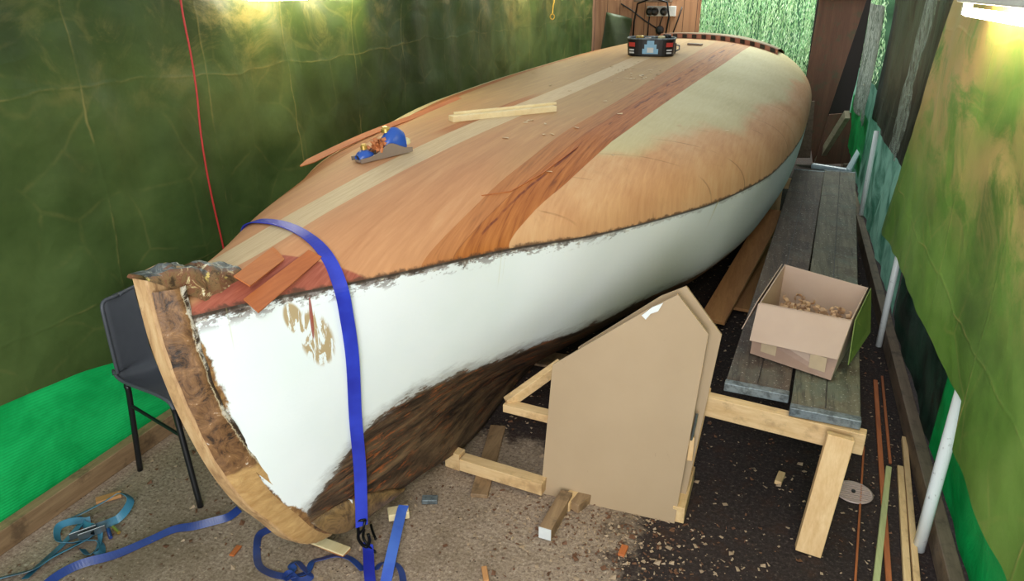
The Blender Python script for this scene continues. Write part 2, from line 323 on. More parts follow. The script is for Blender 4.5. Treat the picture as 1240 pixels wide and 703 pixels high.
def mk_hull():
    t = NT('hull_paint'); a = t.n('ShaderNodeAttribute', attribute_name='hp'); sp = t.n('ShaderNodeSeparateXYZ'); t.l(a.outputs['Vector'], sp.inputs[0])
    b = t.n('ShaderNodeAttribute', attribute_name='hq'); sq = t.n('ShaderNodeSeparateXYZ'); t.l(b.outputs['Vector'], sq.inputs[0])
    Y, BW, TS = sp.outputs        # along, height over the bare line, depth below the sheer
    D, Z, _ = sq.outputs          # distance behind stem, height
    cb = t.n('ShaderNodeCombineXYZ'); t.l(Y, cb.inputs[0]); t.l(Z, cb.inputs[1]); V = cb.outputs[0]
    n = t.noise(V, 7, 7, .7, .4); nf = t.noise(V, 30, 6, .7, .5); big = t.noise(V, 1.5, 3)
    white = t.mix(t.sm(big, .35, .7), sr(240, 245, 247), sr(232, 240, 240))
    grn = t.noise(t.mapv(V, (1.2, 8, 1), rot=(0, 0, .0)), 3, 6, .7, .6); st = t.noise(t.mapv(V, (2, 12, 1)), 5, 6, .75, 1.0)
    brown = t.ramp(grn, [(.36, sr(28, 22, 18)), (.46, sr(64, 48, 36)), (.58, sr(96, 76, 56)), (.70, sr(122, 98, 72))])
    rust = t.math('MULTIPLY', t.sm(st, .52, .64), t.sm(t.noise(V, 1.8, 3), .42, .58)); brown = t.mix(t.math('MULTIPLY', rust, .75), brown, sr(166, 88, 40))
    brown = t.mix(t.sm(t.noise(t.mapv(V, (2, 9, 1), loc=(4, 2, 0)), 4, 5, .7, .8), .58, .68), brown, sr(30, 26, 24))
    base_b = t.math('ADD', BW, t.math('MULTIPLY', t.math('SUBTRACT', t.noise(t.mapv(V, (1, 3, 1)), 6, 8, .78), .5), .17))
    c = t.mix(t.sm(base_b, .008, -.002), white, brown)
    c = t.mix(t.math('MULTIPLY', t.math('MULTIPLY', t.sm(base_b, .07, .0), t.sm(base_b, -.02, .0)), .5), c, sr(120, 112, 104))
    # bare strip behind the stem
    db = t.math('ADD', D, t.math('MULTIPLY', t.math('SUBTRACT', n, .5), .10))
    bare = t.ramp(nf, [(.3, sr(70, 46, 30)), (.5, sr(138, 100, 62)), (.64, sr(170, 132, 84)), (.7, sr(232, 230, 222))])
    c = t.mix(t.sm(db, .085, .075), c, bare)
    # knocked and stained upper edge
    e = t.math('ADD', TS, t.math('MULTIPLY', t.math('SUBTRACT', t.noise(t.mapv(V, (1, 2.2, 1)), 13, 6, .75), .5), .13))
    ec = t.ramp(nf, [(.35, sr(52, 44, 42)), (.52, sr(120, 106, 96)), (.6, sr(200, 196, 188)), (.7, sr(206, 190, 120))])
    near = t.math('ADD', .35, t.math('MULTIPLY', t.sm(Y, 3.4, 2.4), .65)); c = t.mix(t.math('MULTIPLY', t.sm(e, .026, .014), near), c, ec)
    lowst = t.math('MULTIPLY', t.math('MULTIPLY', t.sm(TS, .06, .03), t.sm(t.noise(t.mapv(V, (1, 1.6, 1)), 15, 5, .7), .54, .56)), t.math('MULTIPLY', t.sm(Y, 3.0, 2.5), .8)); c = t.mix(lowst, c, t.mix(nf, sr(60, 56, 58), sr(190, 180, 176)))
    c = t.mix(t.math('MULTIPLY', t.sm(TS, .012, .006), .9), c, sr(60, 48, 40))
    # drips
    dn = t.noise(t.mapv(V, (26, .6, 1)), 1.3, 2); dr = t.math('MULTIPLY', t.math('MULTIPLY', t.sm(dn, .66, .70), t.sm(TS, .17, .05)), t.sm(t.noise(V, 2.3, 2), .5, .62)); c = t.mix(t.math('MULTIPLY', dr, .6), c, sr(190, 180, 120))
    # tan filler rubbed through the paint near the bow, and one red drip
    def blob(cy, cz, ry, rz, rot=0):
        q = t.n('ShaderNodeMapping', vector_type='TEXTURE'); t.l(V, q.inputs[0]); q.inputs[1].default_value = (cy, cz, 0); q.inputs[2].default_value = (0, 0, rot); q.inputs[3].default_value = (ry, rz, 1)
        l = t.n('ShaderNodeVectorMath', operation='LENGTH'); t.l(q.outputs[0], l.inputs[0]); return l.outputs['Value']
    sc = t.noise(t.mapv(V, (9, 2.0, 1), rot=(0, 0, -.45)), 4, 6, .7, .8)
    bb = t.math('MINIMUM', blob(1.655, .91, .055, .115, .35), blob(1.59, 1.0, .03, .06, .3))
    c = t.mix(t.math('MULTIPLY', t.sm(bb, 1.0, .75), t.sm(sc, .47, .52)), c, sr(182, 160, 122))
    c = t.mix(t.math('MULTIPLY', t.sm(blob(1.645, .98, .006, .075), 1.0, .8), .9), c, sr(150, 62, 46))
    t.bump(t.math('ADD', nf, t.math('MULTIPLY', grn, 2.0)), .12, .004)
    return t.fin(c, t.math('ADD', .42, t.math('MULTIPLY', n, .2)), 0, .4)
M['hull'] = mk_hull()

def mk_stem():
    t = NT('stem_wood'); P = t.tc.outputs['Object']; n = t.noise(t.mapv(P, (9, 9, 2.2)), 3, 6, .65, .5); nf = t.noise(P, 34, 6, .7, .4)
    c = t.ramp(n, [(.3, sr(140, 104, 70)), (.5, sr(186, 148, 104)), (.7, sr(206, 174, 130))])
    c = t.mix(t.math('MULTIPLY', t.sm(nf, .60, .72), .6), c, sr(84, 56, 36)); t.bump(nf, .3, .004); return t.fin(c, .55)
M['stem'] = mk_stem()
def mk_rough(name, cs, sc=26, b=.8):
    t = NT(name); P = t.tc.outputs['Object']; n = t.noise(P, sc, 7, .75, .8)
    c = t.ramp(n, [(.34, cs[0]), (.46, cs[1]), (.56, cs[2]), (.66, cs[3])]); t.bump(n, b, .012); return t.fin(c, .5)
def mk_resin():
    t = NT('resin'); g = t.n('ShaderNodeNewGeometry'); P = g.outputs['Position']; sn = t.n('ShaderNodeSeparateXYZ'); t.l(g.outputs['True Normal'], sn.inputs[0])
    n = t.noise(P, 20, 7, .72, 1.0); n2 = t.noise(P, 11, 5, .7)
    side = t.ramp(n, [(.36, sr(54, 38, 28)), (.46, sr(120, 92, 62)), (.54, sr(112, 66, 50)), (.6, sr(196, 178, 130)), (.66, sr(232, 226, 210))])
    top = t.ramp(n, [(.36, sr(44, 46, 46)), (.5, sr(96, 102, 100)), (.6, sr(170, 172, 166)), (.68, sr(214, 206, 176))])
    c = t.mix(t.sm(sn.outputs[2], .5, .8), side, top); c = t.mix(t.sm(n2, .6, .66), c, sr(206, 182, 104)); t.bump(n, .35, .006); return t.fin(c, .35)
M['resin'] = mk_resin()
def mk_rabbet():
    t = NT('rabbet'); g = t.n('ShaderNodeNewGeometry'); sp = t.n('ShaderNodeSeparateXYZ'); t.l(g.outputs['Position'], sp.inputs[0]); P = g.outputs['Position']
    n = t.noise(P, 17, 7, .75, .8); old = t.ramp(n, [(.38, sr(38, 26, 20)), (.47, sr(104, 72, 44)), (.57, sr(128, 92, 58)), (.62, sr(150, 110, 70)), (.66, sr(220, 212, 200))])
    g2 = t.noise(t.mapv(P, (6, 6, 14)), 4, 5, .6, .5); new = t.ramp(g2, [(.3, sr(168, 128, 78)), (.7, sr(198, 160, 106))])
    e = t.math('ADD', sp.outputs[2], t.math('MULTIPLY', t.math('SUBTRACT', t.noise(P, 9, 5), .5), .08)); c = t.mix(t.sm(e, .625, .61), old, new)
    q_ = t.n('ShaderNodeAttribute', attribute_name='hq'); qs = t.n('ShaderNodeSeparateXYZ'); t.l(q_.outputs['Vector'], qs.inputs[0])
    es = t.math('ADD', qs.outputs[0], t.math('MULTIPLY', t.math('SUBTRACT', n, .5), .5)); c = t.mix(t.sm(es, .76, .80), c, t.mix(t.sm(n, .5, .6), sr(58, 42, 30), sr(206, 196, 180)))
    c = t.mix(t.math('MULTIPLY', t.sm(t.math('ABSOLUTE', t.math('SUBTRACT', es, .76)), .03, .0), .6), c, sr(220, 206, 170))
    t.bump(n, .5, .008); return t.fin(c, .5)
M['rabbet'] = mk_rabbet()
M['deadwood'] = mk_rough('deadwood', [sr(54, 40, 28), sr(104, 80, 50), sr(138, 108, 68), sr(80, 60, 40)], 12, .4)
M['mdf'] = (lambda t: (t.bump(t.noise(t.tc.outputs['Object'], 60, 3), .1, .002), t.fin(t.mix(t.math('MULTIPLY', t.sm(t.noise(t.mapv(t.tc.outputs['Object'], (6, 1, 2.2), rot=(0, .6, 0)), 5, 6, .7, 1.2), .66, .74), .5), t.mix(t.noise(t.tc.outputs['Object'], 3.5, 5), sr(180, 154, 122), sr(162, 136, 104)), sr(126, 98, 72)), .6))[1])(NT('mdf'))
M['card'] = (lambda t: t.fin(t.mix(t.noise(t.tc.outputs['Object'], 7, 4), sr(190, 166, 148), sr(176, 150, 132)), .75))(NT('card'))
M['card_in'] = (lambda t: t.fin(t.mix(t.noise(t.tc.outputs['Object'], 9, 4), sr(196, 160, 122), sr(178, 142, 104)), .75))(NT('card_in'))
M['card_green'] = m_plain('card_green', sr(118, 136, 62), .6)
M['tape'] = m_plain('tape', sr(168, 138, 120), .3)
M['label'] = m_plain('label', sr(196, 172, 140), .5)
def mk_webbing(name, c, d):
    t = NT(name); P = t.tc.outputs['Object']; n = t.noise(P, 5, 4); w = t.noise(P, 220, 2)
    t.bump(w, .4, .001); return t.fin(t.mix(t.sm(n, .35, .7), c, d), .38, 0, .5)
M['blue'] = mk_webbing('blue', sr(48, 66, 190), sr(34, 42, 150))
M['blue_floor'] = mk_webbing('blue_floor', sr(44, 70, 140), sr(30, 44, 96))
M['blue_light'] = mk_webbing('blue_light', sr(84, 124, 215), sr(60, 92, 190))
M['cyan'] = mk_webbing('cyan', sr(74, 140, 170), sr(30, 74, 92))
M['black'] = m_plain('black', sr(26, 26, 28), .35)
M['blackmetal'] = m_plain('blackmetal', sr(28, 28, 30), .3, .7)
M['steel'] = m_plain('steel', sr(160, 164, 166), .35, .9)
M['galv'] = (lambda t: t.fin(t.mix(t.sm(t.noise(t.tc.outputs['Object'], 30, 5, .7), .4, .65), sr(128, 138, 142), sr(82, 88, 90)), .5, .4))(NT('galv'))
M['greyplastic'] = m_plain('greyplastic', sr(84, 86, 92), .45)
M['white'] = m_plain('white', sr(228, 230, 228), .35)
M['pvc'] = (lambda t: t.fin(t.mix(t.math('MULTIPLY', t.sm(t.noise(t.tc.outputs['Object'], 40, 5, .7), .6, .72), .7), sr(226, 230, 228), sr(90, 80, 70)), .3))(NT('pvc'))
M['gutter'] = m_plain('gutter', sr(178, 194, 204), .3)
M['red'] = m_plain('red', sr(200, 52, 48), .45)
M['paintred'] = m_plain('paintred', sr(214, 70, 60), .45)
M['toolblue'] = m_plain('toolblue', sr(40, 88, 180), .3)
M['castiron'] = m_plain('castiron', sr(150, 134, 122), .35, .3)
M['brass'] = m_plain('brass', sr(214, 178, 96), .3, .7)
M['cream'] = m_plain('cream', sr(226, 212, 160), .4)
M['shaving'] = m_plain('shaving', sr(206, 168, 132), .6)
M['shaving_dark'] = m_plain('shaving_dark', sr(112, 74, 50), .7)
M['redshav'] = m_plain('redshav', sr(204, 124, 72), .6)
M['chip_pale'] = m_plain('chip_pale', sr(222, 196, 158), .6)
M['yellow'] = m_plain('yellow', sr(200, 160, 60), .6)
M['veneer'] = m_wood('veneer', sr(196, 112, 56), sr(164, 84, 38), 1)
M['veneer_edge'] = m_wood('veneer_edge', sr(200, 124, 68), sr(168, 90, 44), 1)
M['batten'] = m_wood('batten', sr(238, 220, 178), sr(222, 198, 148), 1)
M['emblem'] = m_plain('emblem', sr(150, 200, 230), .4)

def mk_plank(name, g0, g1, g2, blot, tint, ta):
    t = NT(name); P = t.tc.outputs['Object']; g = t.noise(t.mapv(P, (16, 1.2, 8)), 2, 6, .65, .5); n = t.noise(P, 3.2, 5, .65); s = t.noise(P, 75, 5, .75)
    c = t.ramp(g, [(.3, g0), (.55, g1), (.75, g2)])
    c = t.mix(t.math('MULTIPLY', t.sm(n, .48, .64), ta), c, tint); c = t.mix(t.math('MULTIPLY', t.sm(t.noise(P, 4.1, 6, .7), .5, .6), .7), c, blot)
    c = t.mix(t.sm(s, .60, .64), c, sr(176, 172, 160)); c = t.mix(t.math('MULTIPLY', t.sm(t.noise(t.mapv(P, (30, 1.5, 8)), 2, 4, .7), .42, .34), .6), c, sr(38, 32, 28)); t.bump(g, .5, .005); return t.fin(c, .6)
M['plank'] = mk_plank('plank', sr(76, 72, 58), sr(110, 104, 84), sr(132, 126, 106), sr(84, 70, 56), sr(92, 104, 92), .6)
M['plank_brown'] = mk_plank('plank_brown', sr(62, 50, 42), sr(92, 76, 64), sr(114, 98, 84), sr(64, 46, 38), sr(94, 96, 88), .5)
def mk_boards(name, c1, c2, c3):
    t = NT(name); P = t.tc.outputs['Object']; sp = t.n('ShaderNodeSeparateXYZ'); t.l(P, sp.inputs[0])
    g = t.noise(t.mapv(P, (12, 12, .9)), 2.2, 5, .6, .6); pn = t.math('FLOOR', t.math('MULTIPLY', sp.outputs[0], 6.2)); wn = t.n('ShaderNodeTexWhiteNoise', noise_dimensions='1D'); t.l(pn, wn.inputs['W'])
    c = t.ramp(g, [(.3, c2), (.6, c1)]); c = t.mix(t.math('MULTIPLY', wn.outputs['Value'], .45), c, c3)
    k = t.vor(t.mapv(P, (5, 5, 2.6)), 1.2); c = t.mix(t.sm(k.outputs['Distance'], .14, .06), c, sr(70, 36, 26))
    fr = t.math('FRACT', t.math('MULTIPLY', sp.outputs[0], 6.2)); c = t.mix(t.sm(fr, .05, .02), c, sr(40, 26, 20)); return t.fin(c, .65)
M['boards'] = mk_boards('boards', sr(176, 128, 94), sr(140, 92, 66), sr(196, 150, 112))
M['stained'] = m_wood('stained', sr(124, 86, 64), sr(92, 62, 48), 2, 4, .7, sr(80, 84, 60))
M['paleprop'] = m_wood('paleprop', sr(168, 160, 132), sr(130, 120, 96), 1)
M['gap_dark'] = m_plain('gap_dark', sr(34, 26, 22), .8)
M['boards_dark'] = mk_boards('boards_dark', sr(120, 84, 62), sr(88, 60, 46), sr(138, 98, 72))
def mk_leaf():
    t = NT('leaf'); g = t.n('ShaderNodeObjectInfo'); n = t.noise(t.tc.outputs['Object'], 5, 4)
    n2 = t.noise(t.tc.outputs['Object'], 26, 4); c = t.ramp(n2, [(.32, sr(90, 160, 104)), (.5, sr(172, 216, 166)), (.62, sr(232, 246, 220))]); c = t.mix(t.math('MULTIPLY', t.sm(n, .35, .65), .4), c, sr(196, 210, 150)); return t.fin(c, .5, 0, .4, .45)
M['leaf'] = mk_leaf()

# ------------------------------------------------------------------ hull form
def pchip(xs, ys, x):
    xs = np.asarray(xs, float); ys = np.asarray(ys, float); h = np.diff(xs); d = np.diff(ys)/h; n = len(xs); m = np.zeros(n)
    for i in range(1, n-1):
        if d[i-1]*d[i] > 0:
            w1 = 2*h[i]+h[i-1]; w2 = h[i]+2*h[i-1]; m[i] = (w1+w2)/(w1/d[i-1]+w2/d[i])
    m[0] = d[0]; m[-1] = d[-1]
    i = int(np.clip(np.searchsorted(xs, x)-1, 0, n-2)); s = (x-xs[i])/h[i]; s = min(max(s, 0), 1)
    return ((1+2*s)*(1-s)**2*ys[i]+s*(1-s)**2*h[i]*m[i]+s*s*(3-2*s)*ys[i+1]+s*s*(s-1)*h[i]*m[i+1])
def xc(y): return -1.40+.067*(y-1.3)
def heel(z): return .08*(1.2-z)
ZC = ([1.2, 1.5, 2.0, 2.5, 3.2, 4.5, 6.0, 7.5, 8.6, 9.6], [1.15, 1.155, 1.205, 1.25, 1.285, 1.305, 1.33, 1.36, 1.375, 1.30])
ZS = ([1.2, 1.4, 1.8, 2.1, 2.3, 2.6, 2.85, 3.2, 3.8, 4.5, 5.5, 9.6], [1.12, 1.10, 1.05, 1.02, 1.0, .97, .945, .92, .90, .90, .92, 1.0])
BB = ([1.32, 1.6, 2.0, 2.4, 2.7, 3.1, 3.65, 4.45, 5.7, 7.0, 8.0, 9.0, 9.6], [.055, .135, .29, .44, .60, .765, .985, 1.18, 1.26, 1.235, 1.12, .82, .52])
SP = ([.115, .145, .22, .35, .50, .72, .92, 1.08, 1.25], [1.72, 1.63, 1.535, 1.455, 1.37, 1.30, 1.265, 1.252, 1.255])     # stem profile: z -> y
TY = [1.9, 2.3, 2.65, 3.0, 3.5, 4.0, 5.0, 6.0, 7.0, 8.0, 9.0, 9.6]
TZ = [0, .1, .2, .3, .4, .5, .7]
TT = [[.10, .115, .11, .11, .12, .14, .18], [.14, .14, .135, .15, .19, .25, .33], [.12, .12, .14, .20, .30, .38, .49], [.10, .12, .25, .38, .48, .54, .64], [.10, .2, .42, .57, .67, .75, .85], [.1, .3, .58, .76, .87, .94, 1.02], [.1, .35, .75, .95, 1.04, 1.09, 1.17], [.1, .4, .8, 1.0, 1.09, 1.15, 1.21], [.1, .4, .8, 1.0, 1.09, 1.14, 1.19], [.1, .35, .7, .88, .97, 1.02, 1.07], [.08, .25, .5, .62, .68, .72, .77], [.05, .15, .3, .38, .42, .45, .48]]
def zcr(y): return pchip(*ZC, y)
def zsh(y): return pchip(*ZS, y)
def bsh(y): return pchip(*BB, y)
def ystem(z): return pchip(*SP, z)
def deck_z(u, y):
    k = min(max((y-1.5)/1.8, 0), 1)
    b = bsh(y)*(1+(.22*(1-min(max((y-1.8)/1.7, 0), 1)) if u < 0 else 0)); r = min(abs(u)/b, 1.0)
    a = (1-r**1.9) if u > 0 else max(1-r**5, 0)**.5
    bb = max(1-r**2.5, 0)**.4
    return zsh(y)+(zcr(y)-zsh(y))*(a*(1-k)+bb*k)
def bport(y): return bsh(y)*(1+.22*(1-min(max((y-1.8)/1.7, 0), 1)))
def keel_z(y): t = min(max((y-1.68)/.9, 0), 1); return .125-.11*t*t*(3-2*t)
def deck_pt(u, y, lift=0.0):
    z = deck_z(u, y)+lift; return Vector((xc(y)+u+heel(z), y, z))
def on_deck(px, py, lift=0.0):
    d = ray(px, py); last = None
    for i in range(1600):
        y = 1.32+i*.005; p = CAM+d*(y/d.y); u = p.x-xc(y)-heel(p.z)
        if u > bsh(y) or u < -bport(y): continue
        g = p.z-deck_z(u, y)
        if g <= 0: return Vector((p.x, y, p.z+lift))
    return None
def on_deck_uy(px, py):
    p = on_deck(px, py); return (p.x-xc(p.y)-heel(p.z), p.y)
def bare_z(y): return pchip([1.4, 1.65, 1.87, 2.1, 2.5, 3.0, 9.6], [.24, .38, .50, .52, .455, .415, .38], y)
def fade(y): t = min(max((y-1.32)/2.6, 0), 1); return (1-t)**2
def hull_pt(yn, w):
    zs = zsh(yn); zk = keel_z(yn)
    z = zk+(zs-zk)*w; ys0 = ystem(1.08)+.085; k = fade(yn)
    y = yn+(ystem(z)-ystem(zs))*k
    cols = []
    for c, zc_ in enumerate(TZ):
        ys_ = ystem(zc_)+.062; yy = yn+(ystem(zc_)-ystem(zs))*k
        X = [ys_]; Y = [.05]
        for q, row in zip(TY, TT):
            if q > ys_+.14: X.append(q); Y.append(row[c])
        cols.append(pchip(X, Y, yy))
    u = pchip(TZ+[zs], cols+[bsh(yn)], z)
    return u, y, z

root = thing('boat_hull', (-1.1, 5.2, 0), 'old yacht hull under repair, white topsides and bare veneered wooden deck, filling the shelter', 'boat')
NJ = 110; ys = [1.32+(9.6-1.32)*((j/(NJ-1))**1.5) for j in range(NJ)]
# deck skin
mb = MB(); P = []; A = []; HB = []
def uin(y): return pchip([1.2, 2.0, 2.45, 2.9, 3.7, 5.7, 7.0, 9.7], [.25, .295, .325, .352, .36, .30, .27, .25], y)
def uout(y): return pchip([1.2, 2.0, 2.38, 2.55, 2.83, 3.7, 5.2, 6.65, 9.7], [.33, .385, .435, .47, .52, .58, .59, .60, .60], y)
def ucen(y): return pchip([1.2, 1.6, 2.0, 2.6, 3.3, 4.1, 5.3, 6.1, 9.7], [-.06, -.05, -.043, -.026, -.012, -.02, -.04, -.06, -.1], y)
def uport(y): return pchip([1.2, 2.4, 3.2, 4.46, 6.0, 7.5, 9.7], [-.25, -.38, -.50, -.73, -.80, -.74, -.6], y)
for y in ys:
    b = bsh(y); row = []
    for i in range(61):
        th = -math.pi/2+math.pi*i/60; u = b*math.sin(th)
        u = max(-bport(y), min(b, u if u > 0 else u*bport(y)/b)); q = deck_pt(u, y); row.append(q); A.append((u, y, q.z-zsh(y))); HB.append(((u-uin(y))/(uout(y)-uin(y)), (u-ucen(y))/(.056+.02*min(1, max(0, (y-2)/1.5))), u-uport(y)))
    P.append(row)
mb.grid(P); mb.at['hp'] = ('FLOAT_VECTOR', A); mb.at['hb'] = ('FLOAT_VECTOR', HB)
o = mb.build('deck', M['deck'], root, smooth=True); o['label'] = 'long curved deck of bare wood veneers with a pale centre plank and orange bands'
# planking: both sides, closed under the keel and at the stern
mb = MB(); P = []; A = []; B = []
WN = 40
for y in ys:
    row = []
    for sgn in (1, -1):
        ws = [1-i/WN for i in range(WN+1)] if sgn == 1 else [i/WN for i in range(WN+1)]
        for w in ws:
            u, yy, z = hull_pt(y, w)
            if sgn < 0: u *= 1+(bport(y)/bsh(y)-1)*w*w
            q = Vector((xc(yy)+sgn*u+heel(z), yy, z)); row.append(q)
            A.append((yy, z-bare_z(yy), zsh(y)-z)); B.append((yy-ystem(z), z, 0))
    P.append(row)
mb.grid(P); mb.at['hp'] = ('FLOAT_VECTOR', A); mb.at['hq'] = ('FLOAT_VECTOR', B)
n0 = (len(ys)-1)*len(P[0]); mb.f.append(tuple(n0+i for i in range(len(P[0]))))
o = mb.build('hull_planking', M['hull'], root, smooth=True); o['label'] = 'white painted topsides above stripped brown bottom planking'
# transom cap for the deck
mb = MB(); r = P[-1]; top = [deck_pt(bsh(9.6)*math.sin(-math.pi/2+math.pi*i/40), 9.6) for i in range(41)]
mb.add(top, [tuple(range(41))]); mb.build('transom', M['stem'], root)
# stem timber: front face about 0.11 m wide
def stem_ring(z, yo, half): return [Vector((xc(ystem(z))+s*half+heel(z), ystem(z)+yo, z)) for s in (-1, 1)]
mb = MB(); zs_ = [1.222-i*(1.222-.125)/44 for i in range(45)]; P = []
def sdir(z):
    dy = ystem(max(z-.02, .115))-ystem(z+.02); return math.atan2(dy, .04)
for i, z in enumerate(zs_):
    a = sdir(z); jit = .003*noise.noise(Vector((z*9, 0, 0))); hf = .023+.012*max(0, .7-z)
    def sp_(s, d): return Vector((xc(ystem(z))-.012+s+heel(z), ystem(z)+math.cos(a)*d, z+math.sin(a)*d*.9))
    P.append([sp_(-hf+jit, .006), sp_(-hf*.8, 0), sp_(hf*.8, 0), sp_(hf+jit, .006), sp_(.033, .04), sp_(.042, .11), sp_(-.042, .11), sp_(-.033, .04), sp_(-hf+jit, .006)])
mb.grid(P); mb.f.append(tuple(range(8))); mb.build('stem', M['stem'], root)
# rabbet cheeks either side, roughly stripped
for sgn in (1, -1):
    mb = MB(); P = []; HQ = []
    for i in range(50):
        z = 1.19-i*(1.19-.135)/49; row = []; a = sdir(z); dep = .062+.07*max(0, min(1, (.8-z)/.4))
        for k in range(11):
            s = k/10; d = .004+(dep+.008)*s
            c_ = Vector((xc(ystem(z))+heel(z)-.010*(1-s), ystem(z)+math.cos(a)*d, z+math.sin(a)*d*.9))
            off = (.031+.031*min(1, s*1.6))+.007*noise.noise(Vector((z*14, s*3, sgn)))*(1 if z > .62 else .2)
            if k in (0, 10): off -= .006
            row.append(c_+Vector((sgn*off, 0, 0))); HQ.append((s, z, 0))
        P.append(row)
    mb.grid(P); mb.at['hq'] = ('FLOAT_VECTOR', HQ); mb.build('rabbet', M['rabbet'], root, smooth=True)
# forefoot scarf block let into the starboard side
mb = MB(); P = []
for i in range(31):
    t_ = i/30; yn = 1.33+.36*t_; row = []
    wm = max(.16*(1-.7*t_**3), .004)
    for k in range(9):
        u, yy, z = hull_pt(yn, wm*k/8); e = .012*math.sqrt(max(0, 1-(k/8)**6))*(1 if t_ < .97 else .3)
        row.append(Vector((xc(yy)+u+e+heel(z), yy, z+.001)))
    P.append(row)
mb.grid(P); mb.build('forefoot', M['deadwood'], root, smooth=True, solid=.004)
# stem head: broken top with glue and resin
mb = MB(); P = []
for i in range(40):
    t_ = i/39; y = 1.250+.275*t_; row = []
    hw = .032+.034*min(1, t_*2.0); zt = 1.236-.070*t_+.016*math.sin(math.pi*t_)
    if t_ > .52 and t_ < .62: zt -= .016
    dp = .012+.10*min(1, t_*1.8)
    for k in range(21):
        s = -1+2*k/20; e = 1-abs(s)**6
        nz = (noise.noise(Vector((y*22, s*2.0, 1)))*.012+noise.noise(Vector((y*60, s*5, 5)))*.004)*min(1, t_*4+.1)
        row.append(Vector((xc(y)-.012*(1-t_)+s*hw*(1+.0*e)+nz*.3, y+nz*.3, zt-dp*(1-e)+nz*min(1, e*1.5)*min(1, t_*5+.2))))
    P.append(row)
mb.grid(P); n = len(P); m_ = 21
mb.f.append(tuple(range(m_))); mb.f.append(tuple((n-1)*m_+k for k in reversed(range(m_))))
o = mb.build('stem_head', M['resin'], root, smooth=True); o['label'] = 'broken stem head smeared with resin'
# castellated ledge across the after deck: ledge with notches and the raised after deck behind
uL, yL = -.32, 8.35; ledge = MB(); notch = MB(); raised = MB(); A = []
def lp(s, lift=0.0, back=0.0):
    u = -.35+1.22*s; y = 8.25-.55*max(0, s-.1)**1.6+back; return deck_pt(u, y, lift)
for i in range(24):
    s0, s1 = i/24, (i+1)/24
    q = [lp(s0), lp(s1), lp(s1, .048), lp(s0, .048)]
    ledge.add(q+[v+Vector((0, .03, 0)) for v in q], [(0, 1, 2, 3), (7, 6, 5, 4), (3, 2, 6, 7), (0, 4, 5, 1)])
M['ledge'] = m_plain('ledge', sr(166, 108, 88), .6)
lo_ = ledge.build('ledge', M['ledge'], root)
for i in range(12):
    s0 = (i+.25)/12; s1 = (i+.72)/12
    nb = MB(); q = [lp(s0, .006, -.006), lp(s1, .006, -.006), lp(s1, .044, -.006), lp(s0, .044, -.006)]
    nb.add(q+[v+Vector((0, .012, 0)) for v in q], [(0, 1, 2, 3), (7, 6, 5, 4), (3, 2, 6, 7), (0, 4, 5, 1), (1, 5, 6, 2), (0, 3, 7, 4)])
    nb.build('notch', M['black'], lo_)
P = []
for i in range(25):
    P.append([lp(i/24, .049*(1-k/6)**.5+.002, .02+k*.14) for k in range(7)])
M['afterdeck'] = m_wood('afterdeck', sr(140, 116, 82), sr(112, 90, 64), 0)
raised.grid(P); raised.build('after_deck_panel', M['afterdeck'], root, smooth=True)

# ------------------------------------------------------------------ setting
mb = MB(); mb.add([(-3.2, -1.5, 0), (2.2, -1.5, 0), (2.2, 14, 0), (-3.2, 14, 0)], [(0, 1, 2, 3)])
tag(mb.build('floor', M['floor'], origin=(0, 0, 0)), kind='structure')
def drape(name, mat, y0, y1, x, ztop, zbot, amp, fq, ny, nz, seed, label=None, cat=None, kind=None, lean=None, side=1, group=None, fine=1.0):
    mb = MB(); P = []
    for i in range(ny+1):
        y = y0+(y1-y0)*i/ny; zb = zbot(y) if callable(zbot) else zbot; zt = ztop(y) if callable(ztop) else ztop; row = []
        for k in range(nz+1):
            z = zb+(zt-zb)*k/nz
            d = amp*noise.noise(Vector((y*fq, z*.35, seed)))+amp*.5*noise.noise(Vector((y*fq*2.3+z*1.1, z*.9, seed+5)))
            d += fine*.010*noise.noise(Vector((y*7, z*4, seed+9)))-fine*.02*abs(noise.noise(Vector((y*2.6+z, z*2.1-y*.5, seed+13))))
            yy = y + (lean(z) if lean else 0)+.02*noise.noise(Vector((z*5, y, seed)))
            row.append(Vector((x+side*d, yy, z)))
        P.append(row)
    mb.grid(P); o = mb.build(name, mat, smooth=True)
    return tag(o, label, cat, group, kind)
LB = ([-1.2, .8, 1.49, 2.02, 2.6, 9.9], [.56, .54, .518, .45, .42, .40])
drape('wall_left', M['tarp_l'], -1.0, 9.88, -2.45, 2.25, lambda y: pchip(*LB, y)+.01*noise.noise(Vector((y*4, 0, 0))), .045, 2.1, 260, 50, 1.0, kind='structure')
drape('green_mesh_sheet', M['mesh_l'], -1.0, 9.85, -2.505, .75, .03, .012, 1.2, 160, 14, 4.0, 'bright green ribbed mesh sheet below the olive tarpaulin on the left side', 'sheet', fine=.4)
mb = MB(); mb.beam((-2.44, -1, .045), (-2.44, 9.8, .045), .05, .09); tag(mb.build('trim_1', M['dirtypine'], bevel=.004), kind='structure')
